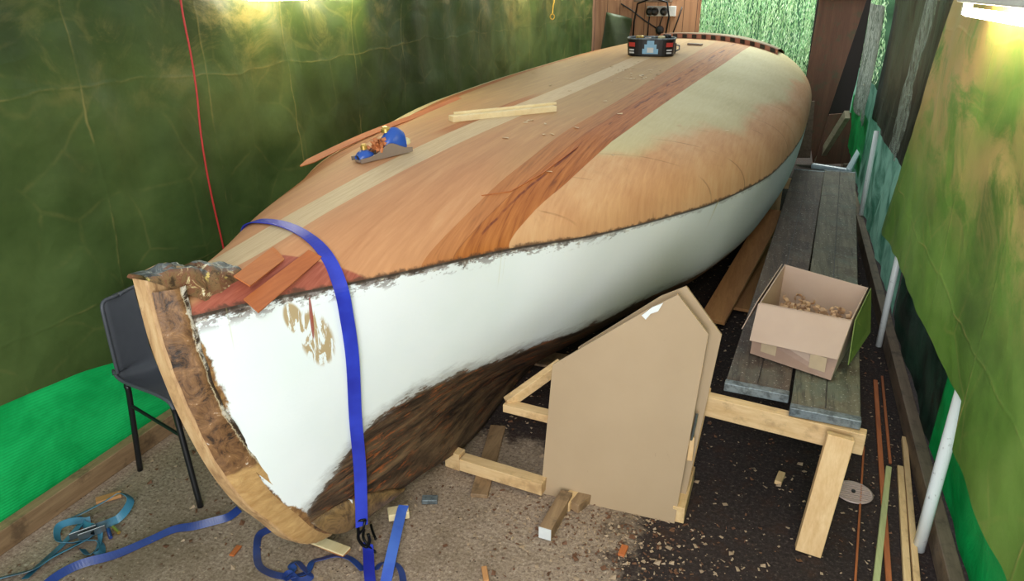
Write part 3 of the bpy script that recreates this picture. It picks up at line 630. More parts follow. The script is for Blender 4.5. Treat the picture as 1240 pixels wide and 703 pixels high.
# right olive tarpaulin: ragged lower edge
RB = ([.3, 1.0, 1.61, 1.77, 1.95, 2.205, 2.225, 2.51, 2.84, 3.255, 3.8, 4.31, 5.6], [.60, .62, .627, .619, .61, .592, .742, .712, .70, .685, .666, .636, .64])
def rb(y): return float(np.interp(y, *RB))+.012*noise.noise(Vector((y*6, 3, 0)))
def rlean(z): return .42*(1-max(0, (z-.5)/1.35))-.0
mbr = MB(); P = []
for i in range(321):
    s = i/320; row = []
    for k in range(51):
        t_ = k/50
        ytop = -.4+4.05*s; ybot = -.4+4.75*s; zb = rb(ybot); z = zb+(2.2-zb)*t_; y = ybot+(ytop-ybot)*min(1, t_*1.2)
        d = .03*noise.noise(Vector((y*2.3, z*.5, 2)))+.018*noise.noise(Vector((y*5+z*2, z*1.5, 7)))-.022*abs(noise.noise(Vector((y*2.2-z*1.5, z*2.1, 17))))
        row.append(Vector((.614+d*.45, y, z)))
    P.append(row)
mbr.grid(P); tag(mbr.build('wall_right', M['tarp_r'], smooth=True), kind='structure')
drape('green_sheet', M['sheet_r'], -.2, 3.15, .80, .85, .03, .012, 2, 60, 12, 8.0, 'bright green plastic sheet low on the right side behind the nearest white pole', 'sheet', fine=.4)
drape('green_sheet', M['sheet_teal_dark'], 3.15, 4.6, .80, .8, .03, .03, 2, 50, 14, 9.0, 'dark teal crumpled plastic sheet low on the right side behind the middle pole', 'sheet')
drape('green_sheet', M['sheet_teal'], 4.6, 9.8, .80, 1.0, .03, .05, 1.6, 90, 14, 3.0, 'pale mint plastic sheet beyond the bench on the right side', 'sheet')
drape('green_sheet', M['sheet_mint'], 7.05, 9.0, .72, .80, .30, .01, 2, 30, 8, 5.0, 'small bright green sheet just above the grey gutter at the far end', 'sheet', fine=.3)
drape('dark_tarpaulin', M['tarp_dark'], 3.9, 7.3, .775, 2.2, lambda y: .80+.03*noise.noise(Vector((y*3, 0, 2)))-(.10 if y < 5.2 else 0), .02, 2, 60, 24, 6.0, 'very dark brown tarpaulin hanging behind the clear plastic strip on the right', 'tarpaulin')
drape('plastic_sheet', M['plastic'], 4.75, 5.15, .725, 2.2, .86, .03, 5, 30, 40, 12.0, 'crinkled clear plastic strip hanging over dark tarpaulin beside the olive one', 'sheet', lean=lambda z: .5*(1.9-z)*.7)
drape('plastic_sheet', M['plastic_pale'], 7.2, 8.6, .70, 1.72, .72, .03, 3, 30, 40, 22.0, 'wrinkled whitish plastic sheet hanging by the far brown board', 'sheet')
mb = MB(); mb.beam((.735, -.5, .05), (.735, 9.8, .05), .05, .10); tag(mb.build('trim_2', M['greytimber'], bevel=.004), kind='structure')

# far end: boarded wall, doorway, drapes
mb = MB(); mb.box((-1.79, 9.95, 1.15), (1.38, .04, 2.3)); tag(mb.build('wall_far', M['boards']), kind='structure')
mb = MB(); mb.box((.52, 9.95, 1.15), (.58, .04, 2.3)); tag(mb.build('wall_far_right', M['gap_dark']), kind='structure')  # plain near-black, fills the gap right of the brown board
# post and cladding by the door
p0 = at(976, 100, 1, 9.6)
mb = MB(); mb.beam((.33, 9.86, 0), (.33, 9.86, 2.3), .06, .09, up=(0, 1, 0)); tag(mb.build('trim_3', M['ply']), kind='structure')
# willow-like foliage beyond the doorway
mb = MB()
for i in range(300):
    x0 = rng.uniform(-2.0, 1.1); y0 = rng.uniform(10.7, 11.9); zt_ = 2.5; sw = rng.uniform(0, 6)
    for k in range(58):
        z = zt_-k*.036+rng.uniform(-.02, .02); x = x0+.06*math.sin(sw+k*.12)+rng.uniform(-.015, .015); y = y0
        L = rng.uniform(.045, .085); w = rng.uniform(.005, .009); a = rng.choice((-1, 1))*rng.uniform(.05, .45); b = rng.uniform(-.7, .7)
        d = Vector((math.sin(a), math.sin(b)*.5, -math.cos(a))).normalized(); sd = Vector((math.cos(b*1.5), math.sin(b*1.5), 0)).normalized()
        p = Vector((x, y, z)); mb.add([p, p+d*L*.4+sd*w, p+d*L, p+d*L*.4-sd*w], [(0, 1, 2, 3)])
tag(mb.build('willow_leaves', M['leaf']), 'pale green willow leaves hanging outside the doorway at the far end', 'foliage', kind='stuff')
mb = MB()
for i in range(60):
    x = -1.9+2.9*i/60+rng.uniform(-.02, .02); pts = [(x+.03*math.sin(k+i), 11.6+.1*math.sin(i*3.1), 2.5-k*.3) for k in range(9)]; mb.tube(pts, .006, 5)
tag(mb.build('willow_twigs', M['leaf']), 'thin hanging willow twigs outside the far doorway', 'foliage', kind='stuff')
mb = MB(); pass
P = [[Vector((-3+6*i/40, 12.5+.25*noise.noise(Vector((i*.4, k*.4, 0))), 3.0*k/20)) for k in range(21)] for i in range(41)]
M['hedge'] = m_plain('hedge', sr(70, 112, 78), .8, 0, .3, 9)
mb = MB(); mb.grid(P); tag(mb.build('hedge', M['hedge'], smooth=True), 'dull green hedge face behind the willow outside the doorway', 'hedge')
# far left: folded tarp corner
drape('olive_tarpaulin', M['tarp_grey'], 0, 0.01, 0, 1, 0, 0, 1, 1, 1, 0) if False else None
mb = MB(); P = []
a, b, c, d = at(725, 70, 1, 9.88), at(757, 66, 1, 9.88), at(766, 22, 1, 9.88), at(735, 14, 1, 9.88)
for i in range(13):
    s = i/12; P.append([(a.lerp(b, s)).lerp(d.lerp(c, s), k/14)+Vector((0, .03*math.sin(s*6+k*.3), 0)) for k in range(15)])
mb.grid(P); tag(mb.build('folded_tarpaulin', M['tarp_grey'], smooth=True, solid=.004), 'small grey-green tarpaulin flap hanging against the far boards', 'tarpaulin')
# sockets and cables on far boards
def far(u, v, y=9.915): return at(u, v, 1, y)
c = far(801, 13); sock = thing('socket_box', c+Vector((0, 0, -.1)), 'white socket box with black plugs on the far wooden boards', 'socket')
mb = MB(); mb.box(c, (.36, .05, .12)); mb.build('box', M['white'], sock, bevel=.006)
for u in (787, 793, 804):
    mb = MB(); q = far(u, 13.5, 9.89); mb.lathe(q, [(.045, 0), (.05, .01), (.04, .05), (.02, .06)], 16, Matrix.Rotation(math.pi/2, 3, 'X')); mb.build('plug', M['black'], sock)
q = far(799, 36, 9.925); mb = MB(); mb.lathe(q, [(.05, 0), (.055, .01), (.045, .05), (.02, .06)], 16, Matrix.Rotation(math.pi/2, 3, 'X')); tag(mb.build('black_plug', M['black']), 'single black plug hanging below the socket box on the far boards', 'plug')
def cab(name, px, r, mat, label, cat='cable', y=9.92, grp=None):
    mb = MB(); mb.tube([far(u, v, y) for u, v in px], r, 6); tag(mb.build(name, mat, smooth=True), label, cat, grp)
cab('cable', [(752, 4), (765, 12), (780, 24), (797, 35)], .009, M['black'], 'black cable running diagonally down to the hanging plug on far boards')
cab('cable', [(787, 16), (785, 30), (784, 44)], .008, M['black'], 'black cable dropping from the leftmost plug of the far socket box')
cab('cable', [(804, 16), (800, 26), (798, 34)], .008, M['black'], 'short black cable from the right-hand plug of the far socket box')
cab('bucket_handle', [(766, 50), (768, 25), (772, 4), (790, -3), (808, 2), (810, 20), (805, 46)], .012, M['blackmetal'], 'thin dark arched wire frame in front of the far socket box', 'frame', 9.5)
cab('cable', [(826, 8), (820, 26), (813, 44)], .008, M['black'], 'black cable slanting down the far boards right of the socket box')
mb = MB(); c = far(791, 0, 9.8); mb.box(c+Vector((0, 0, .03)), (.45, .2, .10)); tag(mb.build('metal_tray', M['greytimber'], bevel=.01), 'grey shelf ledge above the socket box at the far end', 'shelf')
# leaning far boards, right
def board(name, px, y, th, mat, label, cat, group=None, ys_=None):
    poly = [at(u, v, 1, (ys_[i] if ys_ else y)) for i, (u, v) in enumerate(px)]
    mb = MB(); mb.prism(poly, (0, th, 0)); return tag(mb.build(name, mat, bevel=.002), label, cat, group)
board('brown_board', [(984, 196), (974, 110), (993, -4), (1050, -2), (1003, 138), (1000, 196)], 9.0, .03, M['stained'], 'tall brown board standing right of the far doorway', 'board')
board('plywood_sheet', [(986, 199), (1004, 138), (1031, 136), (1030, 197)], 8.6, .02, M['stained'], 'low brown plywood sheet behind the diagonal prop at the far end', 'panel')
mb = MB(); mb.beam(gz(989, 197, .05), at(1026, 138, 1, 8.1), .05, .09); tag(mb.build('diagonal_prop', M['paleprop'], bevel=.003), 'short pale diagonal timber prop beyond the far end of the bench', 'timber')
mb = MB(); mb.beam(at(972, 190, 1, 8.9), at(977, 122, 1, 8.9), .16, .05, up=(0, 1, 0)); tag(mb.build('pale_post', M['greytimber']), 'pale grey-brown post standing between hull and brown board', 'post')
# valance at the top of the far right
mb = MB(); P = []
for i in range(25):
    x = .0+.85*i/24; P.append([Vector((x, 8.9+.04*math.sin(i), 1.76+.5*k/6)) for k in range(7)])
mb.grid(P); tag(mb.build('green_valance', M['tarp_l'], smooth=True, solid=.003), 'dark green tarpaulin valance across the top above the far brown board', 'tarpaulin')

# ------------------------------------------------------------------ bench of scaffold planks on trestles
BZ = .47
def plank(a, b, w, label, mat='plank'):
    a = Vector(a); b = Vector(b); d = (b-a).normalized(); sd = Vector((d.y, -d.x, 0)); r = thing('scaffold_plank', (a+b)/2, label, 'plank', None)
    mb = MB(); mb.beam(a, b, w, .032, n=24)
    for v in mb.v: v.z += .003*noise.noise(v*1.3)
    mb.build('board', M[mat], r, bevel=.004)
    for e, s in ((a, 1), (b, -1)):
        mb = MB(); mb.beam(e-d*s*.002, e+d*s*.035, w+.004, .035); g = mb.build('end_band', M['galv'], r, bevel=.003)
    g0 = MB(); g0.beam(a+d*.05+Vector((0, 0, .0165)), b-d*.05+Vector((0, 0, .0195)), .003, .002); g0.build('split', M['black'], r)
    return r
zt = BZ-.017
plank((.048, 2.60, zt), (.285, 6.50, zt), .232, 'worn grey scaffold plank nearer the hull, forming left half of the bench', 'plank_brown')
plank((.288, 2.50, zt-.002), (.521, 6.55, zt), .235, 'worn grey scaffold plank on the right half of the bench, under the box')
def trestle(y, x0, x1, label, foot):
    r = thing('trestle', ((x0+x1)/2, y, 0), label, 'trestle')
    mb = MB(); mb.beam((x0, y+.08, BZ-.082), (x1, y-.01, BZ-.082), .045, .085); mb.build('crossbar', M['pine_x'], r, bevel=.003)
    for q in foot:
        mb = MB(); mb.beam(Vector((q[0], q[1], BZ-.036)), Vector((q[2], q[3], 0.0)), .045, .088, up=(1, 0, 0)); mb.build('leg', M['pine_z'], r, bevel=.003)
    return r
f_ = gz(978, 667)
trestle(2.50, -.20, .43, 'pale pine trestle carrying the near end of the plank bench', [(.342, 2.43, f_.x, f_.y), (-.16, 2.60, -.20, 2.62)])
trestle(6.25, .0, .62, 'pine trestle under the far end of the plank bench', [(.58, 6.2, .58, 6.2), (.05, 6.3, .05, 6.3)])

# ------------------------------------------------------------------ cardboard box with shavings
A_, B_, C_, D_ = Vector((.01, 2.89, BZ+.003)), Vector((.315, 2.76, BZ+.003)), Vector((.425, 3.19, BZ+.003)), Vector((.10, 3.34, BZ+.003))
zt_ = .69; a_, b_, c_, d_ = Vector((.018, 2.925, zt_)), Vector((.362, 2.865, zt_)), Vector((.446, 3.235, zt_+.005)), Vector((.106, 3.40, zt_+.01))
bx = thing('cardboard_box', (A_+B_+C_+D_)/4, 'open brown cardboard box of wood shavings standing on the plank bench', 'box')
def slab(name, q, mat, th, parent, n=None):
    q = [Vector(v) for v in q]; nn = (q[1]-q[0]).cross(q[3]-q[0]).normalized()*th
    mb = MB(); mb.prism(q, nn); return mb.build(name, mat, parent, bevel=.0012)
slab('base', [A_, B_, C_, D_], M['card'], .004, bx)
for q in ([A_, B_, b_, a_], [B_, C_, c_, b_], [C_, D_, d_, c_], [D_, A_, a_, d_]):
    slab('wall', q, M['card'], -.005, bx)
# front flap folded down outside
e0 = a_+Vector((-.004, -.012, 0)); e1 = b_+Vector((-.002, -.012, 0)); dn = Vector((-.014, -.075, -.135))
slab('front_flap', [e0+dn, e1+dn+Vector((-.02, 0, 0)), e1, e0], M['card'], .004, bx)
e0 = b_+Vector((.008, 0, 0)); e1 = c_+Vector((.008, 0, 0)); dn = Vector((.022, -.035, -.175))
o = slab('side_flap', [e0+dn+Vector((-.02, 0, 0)), e1+dn+Vector((0, -.03, 0)), e1, e0], M['card_green'], .004, bx); o['label'] = 'green printed side flap'
e0 = d_+Vector((-.008, 0, 0)); e1 = a_+Vector((-.008, 0, 0)); dn = Vector((-.045, .0, -.13))
slab('side_flap', [e0+dn, e1+dn, e1, e0], M['card'], .004, bx)
fr = (B_-A_).normalized(); nz = Vector((fr.y, -fr.x, 0))
mb = MB(); q0 = A_+nz*.002; q1 = B_+nz*.002; mb.prism([q0+Vector((0, 0, .002)), q1+Vector((0, 0, .002)), q1+Vector((.016, .028, .085)), q0+Vector((.002, .010, .085))], nz*.0015); mb.build('tape', M['tape'], bx)
for s in (.22, .82):
    q = A_.lerp(B_, s)+Vector((.003, .006, .055))+nz*.007; mb = MB(); mb.prism([q-fr*.032-Vector((0, 0, .03)), q+fr*.032-Vector((0, 0, .03)), q+fr*.032+Vector((0, .003, .03)), q-fr*.032+Vector((0, .003, .03))], nz*.0015); mb.build('sticker', M['label'], bx)
# shavings in the box
def curls(mb, c, n, R, zr, rr=(.008, .02), par=None):
    for i in range(n):
        if par: p = par(rng)
        else: p = Vector(c)+Vector((rng.uniform(-1, 1)*R[0], rng.uniform(-1, 1)*R[1], rng.uniform(0, zr)))
        r = rng.uniform(*rr); w = rng.uniform(.008, .02); ax = Vector((rng.gauss(0, 1), rng.gauss(0, 1), rng.gauss(0, .5))).normalized(); a = ax.orthogonal().normalized(); b = ax.cross(a)
        m = 9; th = rng.uniform(2, 5.5); vs = []
        for k in range(m):
            t = th*k/(m-1); rad = r*(1-.25*k/m); q = p+a*rad*math.cos(t)+b*rad*math.sin(t); vs += [q-ax*w/2, q+ax*w/2]
        mb.add(vs, [(2*k, 2*k+2, 2*k+3, 2*k+1) for k in range(m-1)])
mb = MB()
def inbox(r):
    s, t = r.uniform(.1, .9), r.uniform(.1, .9); p = A_.lerp(B_, s).lerp(D_.lerp(C_, s), t); return p+Vector((.015, .02, .03+.10*r.random()))
curls(mb, None, 420, None, 0, par=inbox)
mb.add([A_.lerp(C_, .08)+Vector((0, 0, .06)), B_.lerp(D_, .08)+Vector((0, 0, .06)), C_.lerp(A_, .06)+Vector((0, 0, .075)), D_.lerp(B_, .06)+Vector((0, 0, .075))], [(0, 1, 2, 3)])
tag(mb.build('wood_shavings', M['shaving'], solid=.0006), 'curled wood shavings filling the cardboard box', 'shavings', kind='stuff')

# ------------------------------------------------------------------ MDF panels leaning
k_ = .2
def mp(u, v, y0):
    d = ray(u, v); s = (y0+k_*CAMH)/(d.y-k_*d.z); return CAM+d*s
def mdf(px, y0, label):
    poly = [mp(u, v, y0) for u, v in px]
    for q in poly:
        if q.z < .02: q.z = .0; q.y = y0
    mb = MB(); mb.prism(poly, Vector((0, .018, -.0036))); r = mb.build('mdf_panel', M['mdf'], bevel=.001); return tag(r, label, 'panel')
f1 = mdf([(655, 592), (816, 638), (858, 404), (821, 356), (788, 372), (669, 441)], 2.31, 'large front tan MDF panel with cut corners leaning beside the hull')
f2 = mdf([(702, 592), (826, 620), (874, 405), (831, 346), (800, 358), (700, 420)], 2.395, 'second tan MDF panel standing behind the front one, showing at its right edge')
mb = MB(); p = mp(800, 373, 2.30)
mb = MB(); mb.prism([mp(u, v, 2.306) for u, v in [(777, 381), (790, 371), (803, 366), (797, 376), (788, 379), (782, 386)]], (0, -.002, 0)); mb.build('paint_smear', M['white'], None, origin=f1.location)
ps = bpy.data.objects['paint_smear']; ps.parent = f1; ps.location = (0, 0, 0); ps['label'] = 'white paint smear'
mb = MB(); mb.beam(mp(838, 528, 2.36), mp(835, 556, 2.36), .02, .02); tag(mb.build('spacer_block', M['pine_z'], bevel=.002), 'little pale wooden spacer held between the two MDF panels', 'block')
mb = MB(); mb.tube([mp(844, 500, 2.35), mp(841, 515, 2.35), mp(837, 532, 2.35)], .005, 8); tag(mb.build('steel_chisel', M['steel']), 'thin grey metal rod tucked between the two MDF panels', 'tool')
q = gz(821, 636, 0); mb = MB(); mb.beam((q.x-.005, q.y+.02, .035), (q.x+.0, q.y+.30, .035), .045, .07); tag(mb.build('timber_offcut', M['pine'], bevel=.002), 'pale timber block at the foot of the MDF panels, right-hand corner', 'block')

# ------------------------------------------------------------------ cradle and shoring timbers
def timber(name, a, b, w, h, mat, label, cat='timber', up=(0, 0, 1), group=None):
    mb = MB(); mb.beam(a, b, w, h, up); return tag(mb.build(name, M[mat], bevel=.0025), label, cat, group)
timber('cradle_timber', gz(560, 558, .045), gz(659, 588, .045), .055, .055, 'pine_x', 'low pale cradle timber running from the keel behind the front MDF panel')
timber('cradle_timber', gz(612, 490, .29), gz(668, 504, .29), .05, .035, 'pine_x', 'upper pale cradle rail tucked under the hull, ending at the MDF panel')
timber('cradle_timber', gz(614, 487, .30), gz(680, 440, .42), .035, .045, 'pine_x', 'slanting pine cradle brace rising along the underside of the hull')
timber('cradle_timber', gz(603, 516, .010), gz(580, 600, .010), .07, .018, 'dirtypine', 'dirty flat timber lying under the low cradle timber', up=(0, 0, 1))
timber('wooden_block', gz(543, 560, .0)+Vector((0, 0, .04)), gz(560, 566, .0)+Vector((0, 0, .04)), .05, .08, 'pine_x', 'small wooden block wedged under the keel at the low cradle timber', 'block')
timber('cradle_timber', gz(660, 645, .028), gz(686, 600, .028), .05, .05, 'dirtypine', 'timber with a painted white end poking out beneath the front MDF panel')
timber('timber_offcut', gz(684, 612, .02), gz(706, 585, .02), .04, .04, 'pine', 'thin pale offcut beside the white-ended timber under the panel')
timber('timber_offcut', gz(694, 613, .02), gz(722, 590, .02), .05, .04, 'dirtypine', 'reddish wooden offcut at the bottom edge of the front MDF panel')
tm = bpy.data.objects['cradle_timber.004']; p = gz(660, 645, .028); d = (gz(686, 600, .028)-p).normalized(); mb = MB(); mb.beam(p-d*.003, p-d*.0005, .048, .048); q = mb.build('painted_end', M['white'], tm); q['label'] = 'white painted end face'
for (a, b, w, h, m, l) in [
    ((862, 388, .06), (938, 255, .30), .15, .025, 'ply', 'long brown plank propped between the floor and the hull beside the bench'),
    ((885, 372, .03), (940, 290, .05), .22, .02, 'ply', 'wide brown board lying on the floor behind the propped plank')]:
    timber('shoring_plank', gz(*a), gz(*b), w, h, m, l, 'plank')
# keel blocks
for y in (3.4, 5.2, 7.2, 8.8):
    timber('keel_block', (xc(y)-.3+.08, y, .008), (xc(y)+.3+.08, y, .008), .16, .014, 'dirtypine', 'flat timber pad under the keel %s' % {3.4: 'just beyond the cradle', 5.2: 'amidships', 7.2: 'abaft amidships', 8.8: 'near the stern'}[y], 'pad')
# wedges at the forefoot
for i in range(3):
    z = .010+.012*i
    timber('plywood_wedge', gz(375, 650, z), gz(420, 669-i, z), .045, .007, ('ply', 'veneer_edge', 'batten')[i], ['lowest', 'middle', 'topmost'][i]+' of three thin plywood strips under the forefoot', 'strip')
timber('wooden_wedge', gz(470, 622, .03), gz(495, 618, .03), .05, .03, 'batten', 'pale wedge under the lighter blue strap beside the keel', 'wedge')
timber('wooden_block', gz(511, 604, .012), gz(530, 604, .012), .035, .02, 'galv', 'small grey block on the floor right of the lighter blue strap', 'block')

# ------------------------------------------------------------------ loose veneers and things on deck
def veneer_on_deck(px, w, lift, mat, label, n=14, th=.003, lifts=None, taper=None):
    P0 = [on_deck_uy(u, v) for u, v in px]; pts = []
    for i in range(len(P0)-1):
        for k in range(n): t = k/n; pts.append(((P0[i][0]*(1-t)+P0[i+1][0]*t), (P0[i][1]*(1-t)+P0[i+1][1]*t)))
    pts.append(P0[-1]); Q = []; sd = []
    for i, (u, y) in enumerate(pts):
        t = i/(len(pts)-1); Lf = lifts(t) if lifts else lift
        a = deck_pt(max(-bsh(y), min(bsh(y), u-w/2)), y); b = deck_pt(max(-bsh(y), min(bsh(y), u+w/2)), y)
        Q.append((a+b)/2+Vector((0, 0, Lf))); sd.append(b-a)
    mb = MB(); mb.ribbon(Q, sd, w, th); return tag(mb.build('veneer_strip', M[mat]), label, 'veneer')
# measured on the foredeck: two veneer ends overhanging the starboard bow edge
HG = []
for i in range(120):
    y_ = 1.33+2.2*i/119
    for k in range(61):
        u_, yy_, z_ = hull_pt(y_, k/60); p_ = Vector((xc(yy_)+u_+heel(z_), yy_, z_)); q_ = p_-CAM; zz_ = q_.dot(_F)
        HG.append((620+FPX*q_.dot(_R)/zz_, 351-FPX*q_.dot(_U)/zz_, p_))
def on_hull(u, v):
    c_ = sorted(HG, key=lambda g: (g[0]-u)**2+(g[1]-v)**2)[:4]; wt = [1/(.5+math.hypot(g[0]-u, g[1]-v)) for g in c_]
    return sum((g[2]*w for g, w in zip(c_, wt)), Vector((0, 0, 0)))/sum(wt)
def skin_pt(u, v):
    q = on_deck(u, v, .008)
    if q is None: q = on_hull(u, v); q = q+(CAM-q).normalized()*.02+Vector((0, 0, .008))
    return q
def flat_veneer(tips, tz, fars, mat, label):
    a0, a1 = gz(*tips[0], tz[0]), gz(*tips[1], tz[1]); b0, b1 = skin_pt(*fars[0]), skin_pt(*fars[1]); P = []
    for i in range(15):
        t = i/14; row = []
        for w in range(5):
            q = a0.lerp(a1, w/4).lerp(b0.lerp(b1, w/4), t); u = q.x-xc(q.y)-heel(q.z)
            if abs(u) < bsh(q.y): q.z = max(q.z, deck_z(u, q.y)+.006)
            row.append(q)
        P.append(row)
    mb = MB(); mb.grid(P); return tag(mb.build('veneer_strip', M[mat], solid=.004), label, 'veneer')
flat_veneer([(295, 361), (313, 377)], (1.125, 1.11), [(374, 305), (390, 314)], 'veneer', 'broad orange veneer end jutting over the edge of the bow')
flat_veneer([(283, 333), (303, 345)], (1.165, 1.15), [(331, 301), (345, 316)], 'veneer_edge', 'shorter orange veneer end lying beside the pale centre plank at the bow')
# sprung strip on the port side
Q = []; sd = []
p_ = on_deck(556, 119, .006); pp = on_deck(500, 143, .008); e = at(364, 201, 0, -1.80)
for i in range(6): Q.append(p_.lerp(pp, i/6)); sd.append(Vector((1, .25, -.3)))
for i in range(15):
    t = i/14; q = pp.lerp(e, t); q.z += .012*math.sin(t*3); Q.append(q); sd.append(Vector((1, .25, -.3)))
mb = MB(); mb.ribbon(Q, sd, .035, .004)
for v in mb.v[-8:-4]: pass
mb.v[-4:] = [mb.v[-4].lerp(mb.v[-3], .4), mb.v[-3].lerp(mb.v[-4], .4), mb.v[-2].lerp(mb.v[-1], .4), mb.v[-1].lerp(mb.v[-2], .4)]
tag(mb.build('veneer_strip', M['veneer_edge']), 'loose orange veneer strip springing off the far edge of the deck', 'veneer')
flat_a = [on_deck(584, 238, .006), on_deck(618, 233, .006), on_deck(655, 212, .006), on_deck(700, 178, .005)]
mb = MB(); mb.ribbon(flat_a, [Vector((.5, .5, -.1))]*4, .006, .004); tag(mb.build('veneer_splinter', M['veneer_edge']), 'thin pale splinter edge lifting beside the starboard orange band', 'splinter')
# pale batten
b0 = on_deck(546, 147, .015); b1 = on_deck(671, 134, .015)
mb = MB(); mb.beam(b0, b1, .055, .028, n=6); mb.beam(b0+Vector((0, .035, .02)), b1+Vector((0, .035, .02)), .012, .012, n=6); tag(mb.build('wooden_batten', M['batten'], bevel=.002), 'short cream pine batten lying across the centre of the deck', 'batten')

# hand plane
pa = on_deck(432, 197); pb = on_deck(494, 182); ctr = (pa+pb)/2
L = (pb-pa).length; ax = (pb-pa).normalized(); up = Vector((0, 0, 1)); up = (up-ax*up.dot(ax)).normalized(); sd_ = ax.cross(up)
hp = thing('hand_plane', ctr, 'blue and bare metal block plane lying on the port side of the deck', 'plane')
def lp_(x, s, z): return ctr+ax*(x*L)+sd_*(s*L)+up*(z*L)
W_ = .17
def side_prof(n=20):
    return [(-.50+i/n, .06+.15*math.exp(-((i/n-.58)/.22)**2)+.03) for i in range(n+1)]
for sg in (-1, 1):
    mb = MB(); pr = side_prof(); poly = [lp_(x, sg*W_, z) for x, z in pr]+[lp_(.5, sg*W_, .02), lp_(-.5, sg*W_, .02)]
    mb.prism(poly, sd_*(-sg*.02*L)); mb.build('side_wing', M['castiron'], hp)
mb = MB(); pts = []
for i in range(24):
    a = 2*math.pi*i/24; cx = math.copysign(abs(math.cos(a))**.6, math.cos(a)); cy = math.copysign(abs(math.sin(a))**.8, math.sin(a)); pts.append(lp_(.5*cx, W_*cy, .015))
mb.prism(pts, up*(.045*L)); mb.build('sole', M['castiron'], hp, bevel=.002)
def bulge(x0, x1, w, zb, f, mat, nm):
    mb = MB(); P = []
    for i in range(17):
        t = i/16; ww = w*math.sin(math.pi*(.12+.76*t))**.5; row = []
        for k in range(15):
            a = math.pi*k/14; row.append(lp_(x0+(x1-x0)*t, -ww*math.cos(a), zb+(f(t)-zb)*math.sin(a)**.7))
        P.append(row)
    mb.grid(P); n_ = len(P); mb.f.append(tuple(range(15))); mb.f.append(tuple((n_-1)*15+k for k in reversed(range(15)))); mb.build(nm, mat, hp, smooth=True)
bulge(.0, .44, .15, .10, lambda t: .20+.26*math.sin(math.pi*(.08+.72*t)), M['toolblue'], 'lever_cap')
bulge(-.48, -.2, .13, .06, lambda t: .13+.07*math.sin(math.pi*t), M['toolblue'], 'toe_plate')
def knob(x, s, z, r, mat, nm):
    mb = MB(); Mx = Matrix((sd_.cross(up), sd_, up)).transposed()
    mb.lathe(lp_(x, s, z), [(r*.5*L, 0), (r*L, .02*L), (r*L, .08*L), (r*.6*L, .11*L)], 16, Mx); mb.build(nm, mat, hp, smooth=False)
knob(.15, -.05, .37, .08, M['brass'], 'cap_knob'); knob(-.33, .0, .18, .055, M['brass'], 'toe_knob'); knob(.47, 0, .12, .09, M['cream'], 'adjuster_wheel')
mb = MB()
curls(mb, lp_(-.10, .0, .14), 60, (.032, .03), .04, (.005, .011)); mb.build('shavings', M['redshav'], hp, solid=.0005)

# black tub of tools
tb = on_deck(788, 66); T = thing('tool_tub', tb, 'oval black tub with red labels and pale blue emblem on the far deck', 'tub')
hd = Vector((math.cos(.12), math.sin(.12), 0)); hn = Vector((-hd.y, hd.x, 0))
def tub(cx, n_=40, rx=.20, ry=.16, z=0.0):
    out = []
    for i in range(n_):
        a = 2*math.pi*i/n_; c, s = math.cos(a), math.sin(a); c = math.copysign(abs(c)**.6, c); s = math.copysign(abs(s)**.6, s)
        out.append(tb+hd*(rx*c)+hn*(ry*s)+Vector((0, 0, z+cx)))
    return out
rings = [tub(0, rx=.185, ry=.14), tub(.004, rx=.192, ry=.147), tub(.13, rx=.2, ry=.155), tub(.135, rx=.195, ry=.15), tub(.135, rx=.185, ry=.14), tub(.03, rx=.175, ry=.13)]
mb = MB(); mb.grid([r+[r[0]] for r in rings]); nn = 41; mb.f.append(tuple(reversed(range(40)))); mb.f.append(tuple(5*nn+i for i in range(40))); mb.build('body', M['black'], T, smooth=False)
mb = MB(); mb.tube(tub(.136, rx=.196, ry=.151), .007, 8, True); mb.build('rim', M['galv'], T, smooth=True)
def plate(u0, u1, z0, z1, mat, nm, dy=-.004):
    def P_(u, z): # on the camera facing side of the tub
        a = -math.pi/2+u; c, s = math.cos(a), math.sin(a); c = math.copysign(abs(c)**.6, c); s = math.copysign(abs(s)**.6, s); k = z/.13
        return tb+hd*((.192+.008*k)*c)+hn*((.147+.008*k)*s)+hn*dy+Vector((0, 0, z))
    mb = MB(); n_ = 6; P = [[P_(u0+(u1-u0)*i/n_, z0+(z1-z0)*j/2) for j in range(3)] for i in range(n_+1)]
    mb.grid(P); mb.build(nm, mat, T, solid=.002)
for sg in (-1, 1):
    a, b = (.50*sg, 1.0*sg) if sg > 0 else (-1.0, -.50)
    plate(a, b, .075, .108, M['paintred'], 'red_label'); 
    for z in (.022, .044): plate(a+.05, b-.05, z, z+.012, M['white'], 'white_stripe')
plate(-.16, .16, .02, .06, M['emblem'], 'emblem'); plate(-.10, .10, .06, .095, M['emblem'], 'emblem'); plate(-.04, .04, .095, .125, M['emblem'], 'emblem'); plate(-.035, .035, .03, .07, M['white'], 'emblem', -.006)
for (x, y, rr, h, m) in [(-.1, .0, .035, .05, 'brass'), (0, .03, .03, .045, 'galv'), (.08, -.02, .03, .05, 'cream'), (.13, .04, .028, .06, 'black'), (-.03, -.06, .03, .04, 'castiron')]:
    mb = MB(); mb.lathe(tb+hd*x+hn*y+Vector((0, 0, .03)), [(rr, 0), (rr, .07+h), (rr*.7, .075+h)], 14); mb.build('tool_end', M[m], T)
mg = on_deck(812, 64); mugt = thing('black_mug', mg, 'small black mug standing against the right side of the tub on the deck', 'mug')
mb = MB(); mb.lathe(mg, [(.038, 0), (.045, .01), (.045, .085), (.04, .085), (.036, .02)], 20); mb.build('body', M['black'], mugt)
mb = MB(); mb.tube([mg+Vector((.043, 0, .07)), mg+Vector((.07, 0, .065)), mg+Vector((.072, 0, .035)), mg+Vector((.043, 0, .02))], .006, 8); mb.build('handle', M['galv'], mugt)
